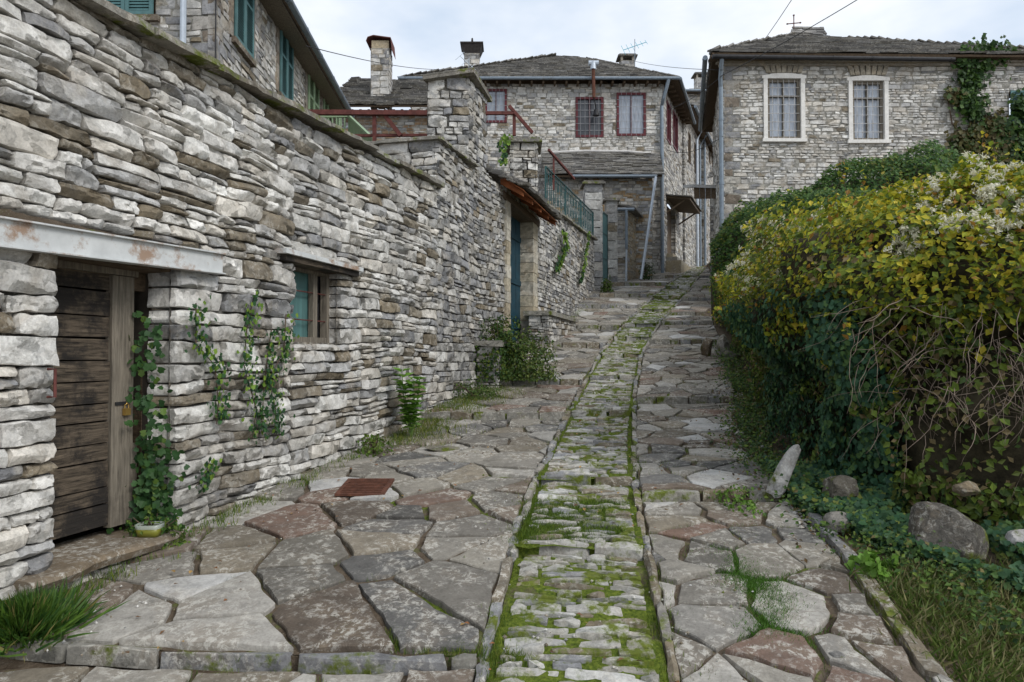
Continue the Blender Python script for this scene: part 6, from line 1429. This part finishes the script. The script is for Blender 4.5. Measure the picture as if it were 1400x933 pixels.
rock((2.5, 5.25, .3), (.11, .1, .1), 'small pale stone in the ivy left of the largest boulder', seed=3, col=(.3, .28, .25))
rock((3.55, 4.75, .3), (.11, .1, .09), 'whitish stone at the right picture edge below the dead twigs', seed=4, col=(.6, .58, .56))
rock((3.32, 5.0, .62), (.09, .07, .06), 'tan stone among the dead twigs above the largest boulder', seed=14, col=(.3, .24, .16))
g = ghit(1062, 678); rock((g.x+.07, g.y, g.z+.2), (.08, .06, .3), 'long pale grey slab leaning against the ivy bank', seed=5, col=(.5, .49, .47), rot=(0, .55, .2), name='leaning_slab', chip=12, cat='stone slab')
rk(968, 488, (.16, .16, .24), 'brown squat stone at the left of the pile by the hedge foot', seed=6, col=(.16, .12, .08))
rk(992, 490, (.15, .15, .3), 'upright grey stone in the pile by the hedge foot', seed=7, col=(.33, .31, .28))
rk(1003, 495, (.2, .15, .14), 'flat dark stone in front of the upright stone by the hedge foot', seed=8, col=(.14, .13, .11))
LSL = ['pale loose stone on the dirt strip, left of the two neighbouring pale ones', 'pale loose stone on the dirt strip just below right of another pale one',
       'whitest loose stone on the dirt strip, right above the leaning slab', 'small tan loose stone on the dirt strip nearest the hedge foot above the whitest one',
       'dull grey loose stone on the dirt strip, farthest up the lane', 'dark loose stone right at the foot of the leaning slab',
       'small light stone on the dirt strip midway between paving and leaning slab', 'brown pebble lying at the bottom of the edge kerb in the grass']
for i, (px, py, r_, c_) in enumerate(((1003, 588, .05, .6), (1012, 597, .06, .55), (1045, 615, .05, .65), (1040, 600, .04, .4), (1018, 575, .06, .35), (1055, 640, .06, .3), (1020, 625, .04, .5), (1148, 905, .04, .3))):
    rk(px, py, (r_, r_*.8, r_*.6), LSL[i], seed=20+i, col=(c_, c_*.97, c_*.92), name='loose_stone', grp='loose stones in the dirt strip', sub=3)
rk(605, 618, (.2, .12, .03), 'loose flat slab lying on the paving near the wall', seed=30, col=(.24, .22, .17), name='loose_slab', rot=(0, .05, .3), cat='stone slab', chip=10)
# gravel in the joints
n = 1500; y = 2.6+RS.rand(n)**1.4*10; x = wallX(y)+.05+RS.rand(n)*(XR(y)+.5-wallX(y)); k = vn(x*1.4, y*1.4, 58) > .05; x, y = x[k], y[k]; n = len(x)
o8 = np.array([(1, 0, 0), (-1, 0, 0), (0, 1, 0), (0, -1, 0), (0, 0, 1), (0, 0, -1)]); f8 = np.array([(0, 2, 4), (2, 1, 4), (1, 3, 4), (3, 0, 4), (2, 0, 5), (1, 2, 5), (3, 1, 5), (0, 3, 5)])
sz = RS.uniform(.005, .016, (n, 1, 1)); V = (gpt(x, y)[:, None]+np.array([0, 0, .004])+o8[None]*sz*RS.uniform(.5, 1.2, (n, 6, 1))).reshape(-1, 3); Q = (f8[None]+np.arange(n)[:, None, None]*6).reshape(-1, 3)
tag(mk('gravel', V, Q, MAT['kerb'], None, np.repeat(pal(n, .2, .2), 6, 0), False), kind='stuff')
# broad-leaved undergrowth along the foot of the hedge (one mass nobody could count)
n = 9000; y = 3.4+RS.rand(n)**1.1*13; x = HX[5]+0*y; x = np.interp(y, [3.3, 4.2, 5, 6.1, 7, 8.3, 10.2, 14, 17.5], [2.9, 2.8, 2.6, 2.6, 2.62, 2.95, 3.6, 4.6, 5.5])+RS.normal(.02, .16, n)-.08
k = vn(x*2.2, y*1.8, 68) > -.25; x, y = x[k], y[k]; n = len(x); hgt = np.abs(RS.normal(0, .09, n))
V, Q, T = leaves(gpt(x, y)+np.stack([0*x, 0*x, .02+hgt], -1), np.tile([-.2, -.4, 1.], (n, 1)), RS.uniform(.02, .05, n)*np.where(y > 8, 1.3, 1), lcol(n, [(.05, .1, .02), (.09, .16, .03), (.14, .2, .03), (.04, .08, .03), (.18, .15, .06)], [3, 3, 1.5, 2, .7]), 'rhomb', .1, spread=.5)
tag(mk('undergrowth', V, Q, MAT['leaf'], None, T, False), kind='stuff')
# broken stone rubble scattered over the earth strip on the right
n = 900; y = 5.2+RS.rand(n)**1.1*9; x = XR2(y)-.12+np.abs(RS.normal(0, .22, n)); k = vn(x*2, y*2, 78) > -.15; x, y = x[k], y[k]; n = len(x)
sz = RS.uniform(.008, .035, (n, 1, 1)); V = (gpt(x, y)[:, None]+np.array([0, 0, .006])+o8[None]*sz*RS.uniform(.5, 1.3, (n, 6, 1))*np.array([1, 1, .55])).reshape(-1, 3); Q = (f8[None]+np.arange(n)[:, None, None]*6).reshape(-1, 3)
tag(mk('rubble', V, Q, MAT['kerb'], None, np.repeat(pal(n, .3, .2)*.8, 6, 0), False), kind='stuff')
n = 1400; y = 4.6+RS.rand(n)*9; x = XR2(y)+RS.normal(.15, .25, n); V, Q, T = leaves(gpt(x, y)+np.array([0, 0, .02]), np.tile([0, 0, 1.], (n, 1)), RS.uniform(.02, .045, n), lcol(n, [(.16, .1, .05), (.1, .07, .04), (.24, .15, .07), (.07, .05, .03)]), 'rhomb', 0, spread=.45)
tag(mk('leaf_litter', V, Q, MAT['leaf'], None, T, False), kind='stuff')
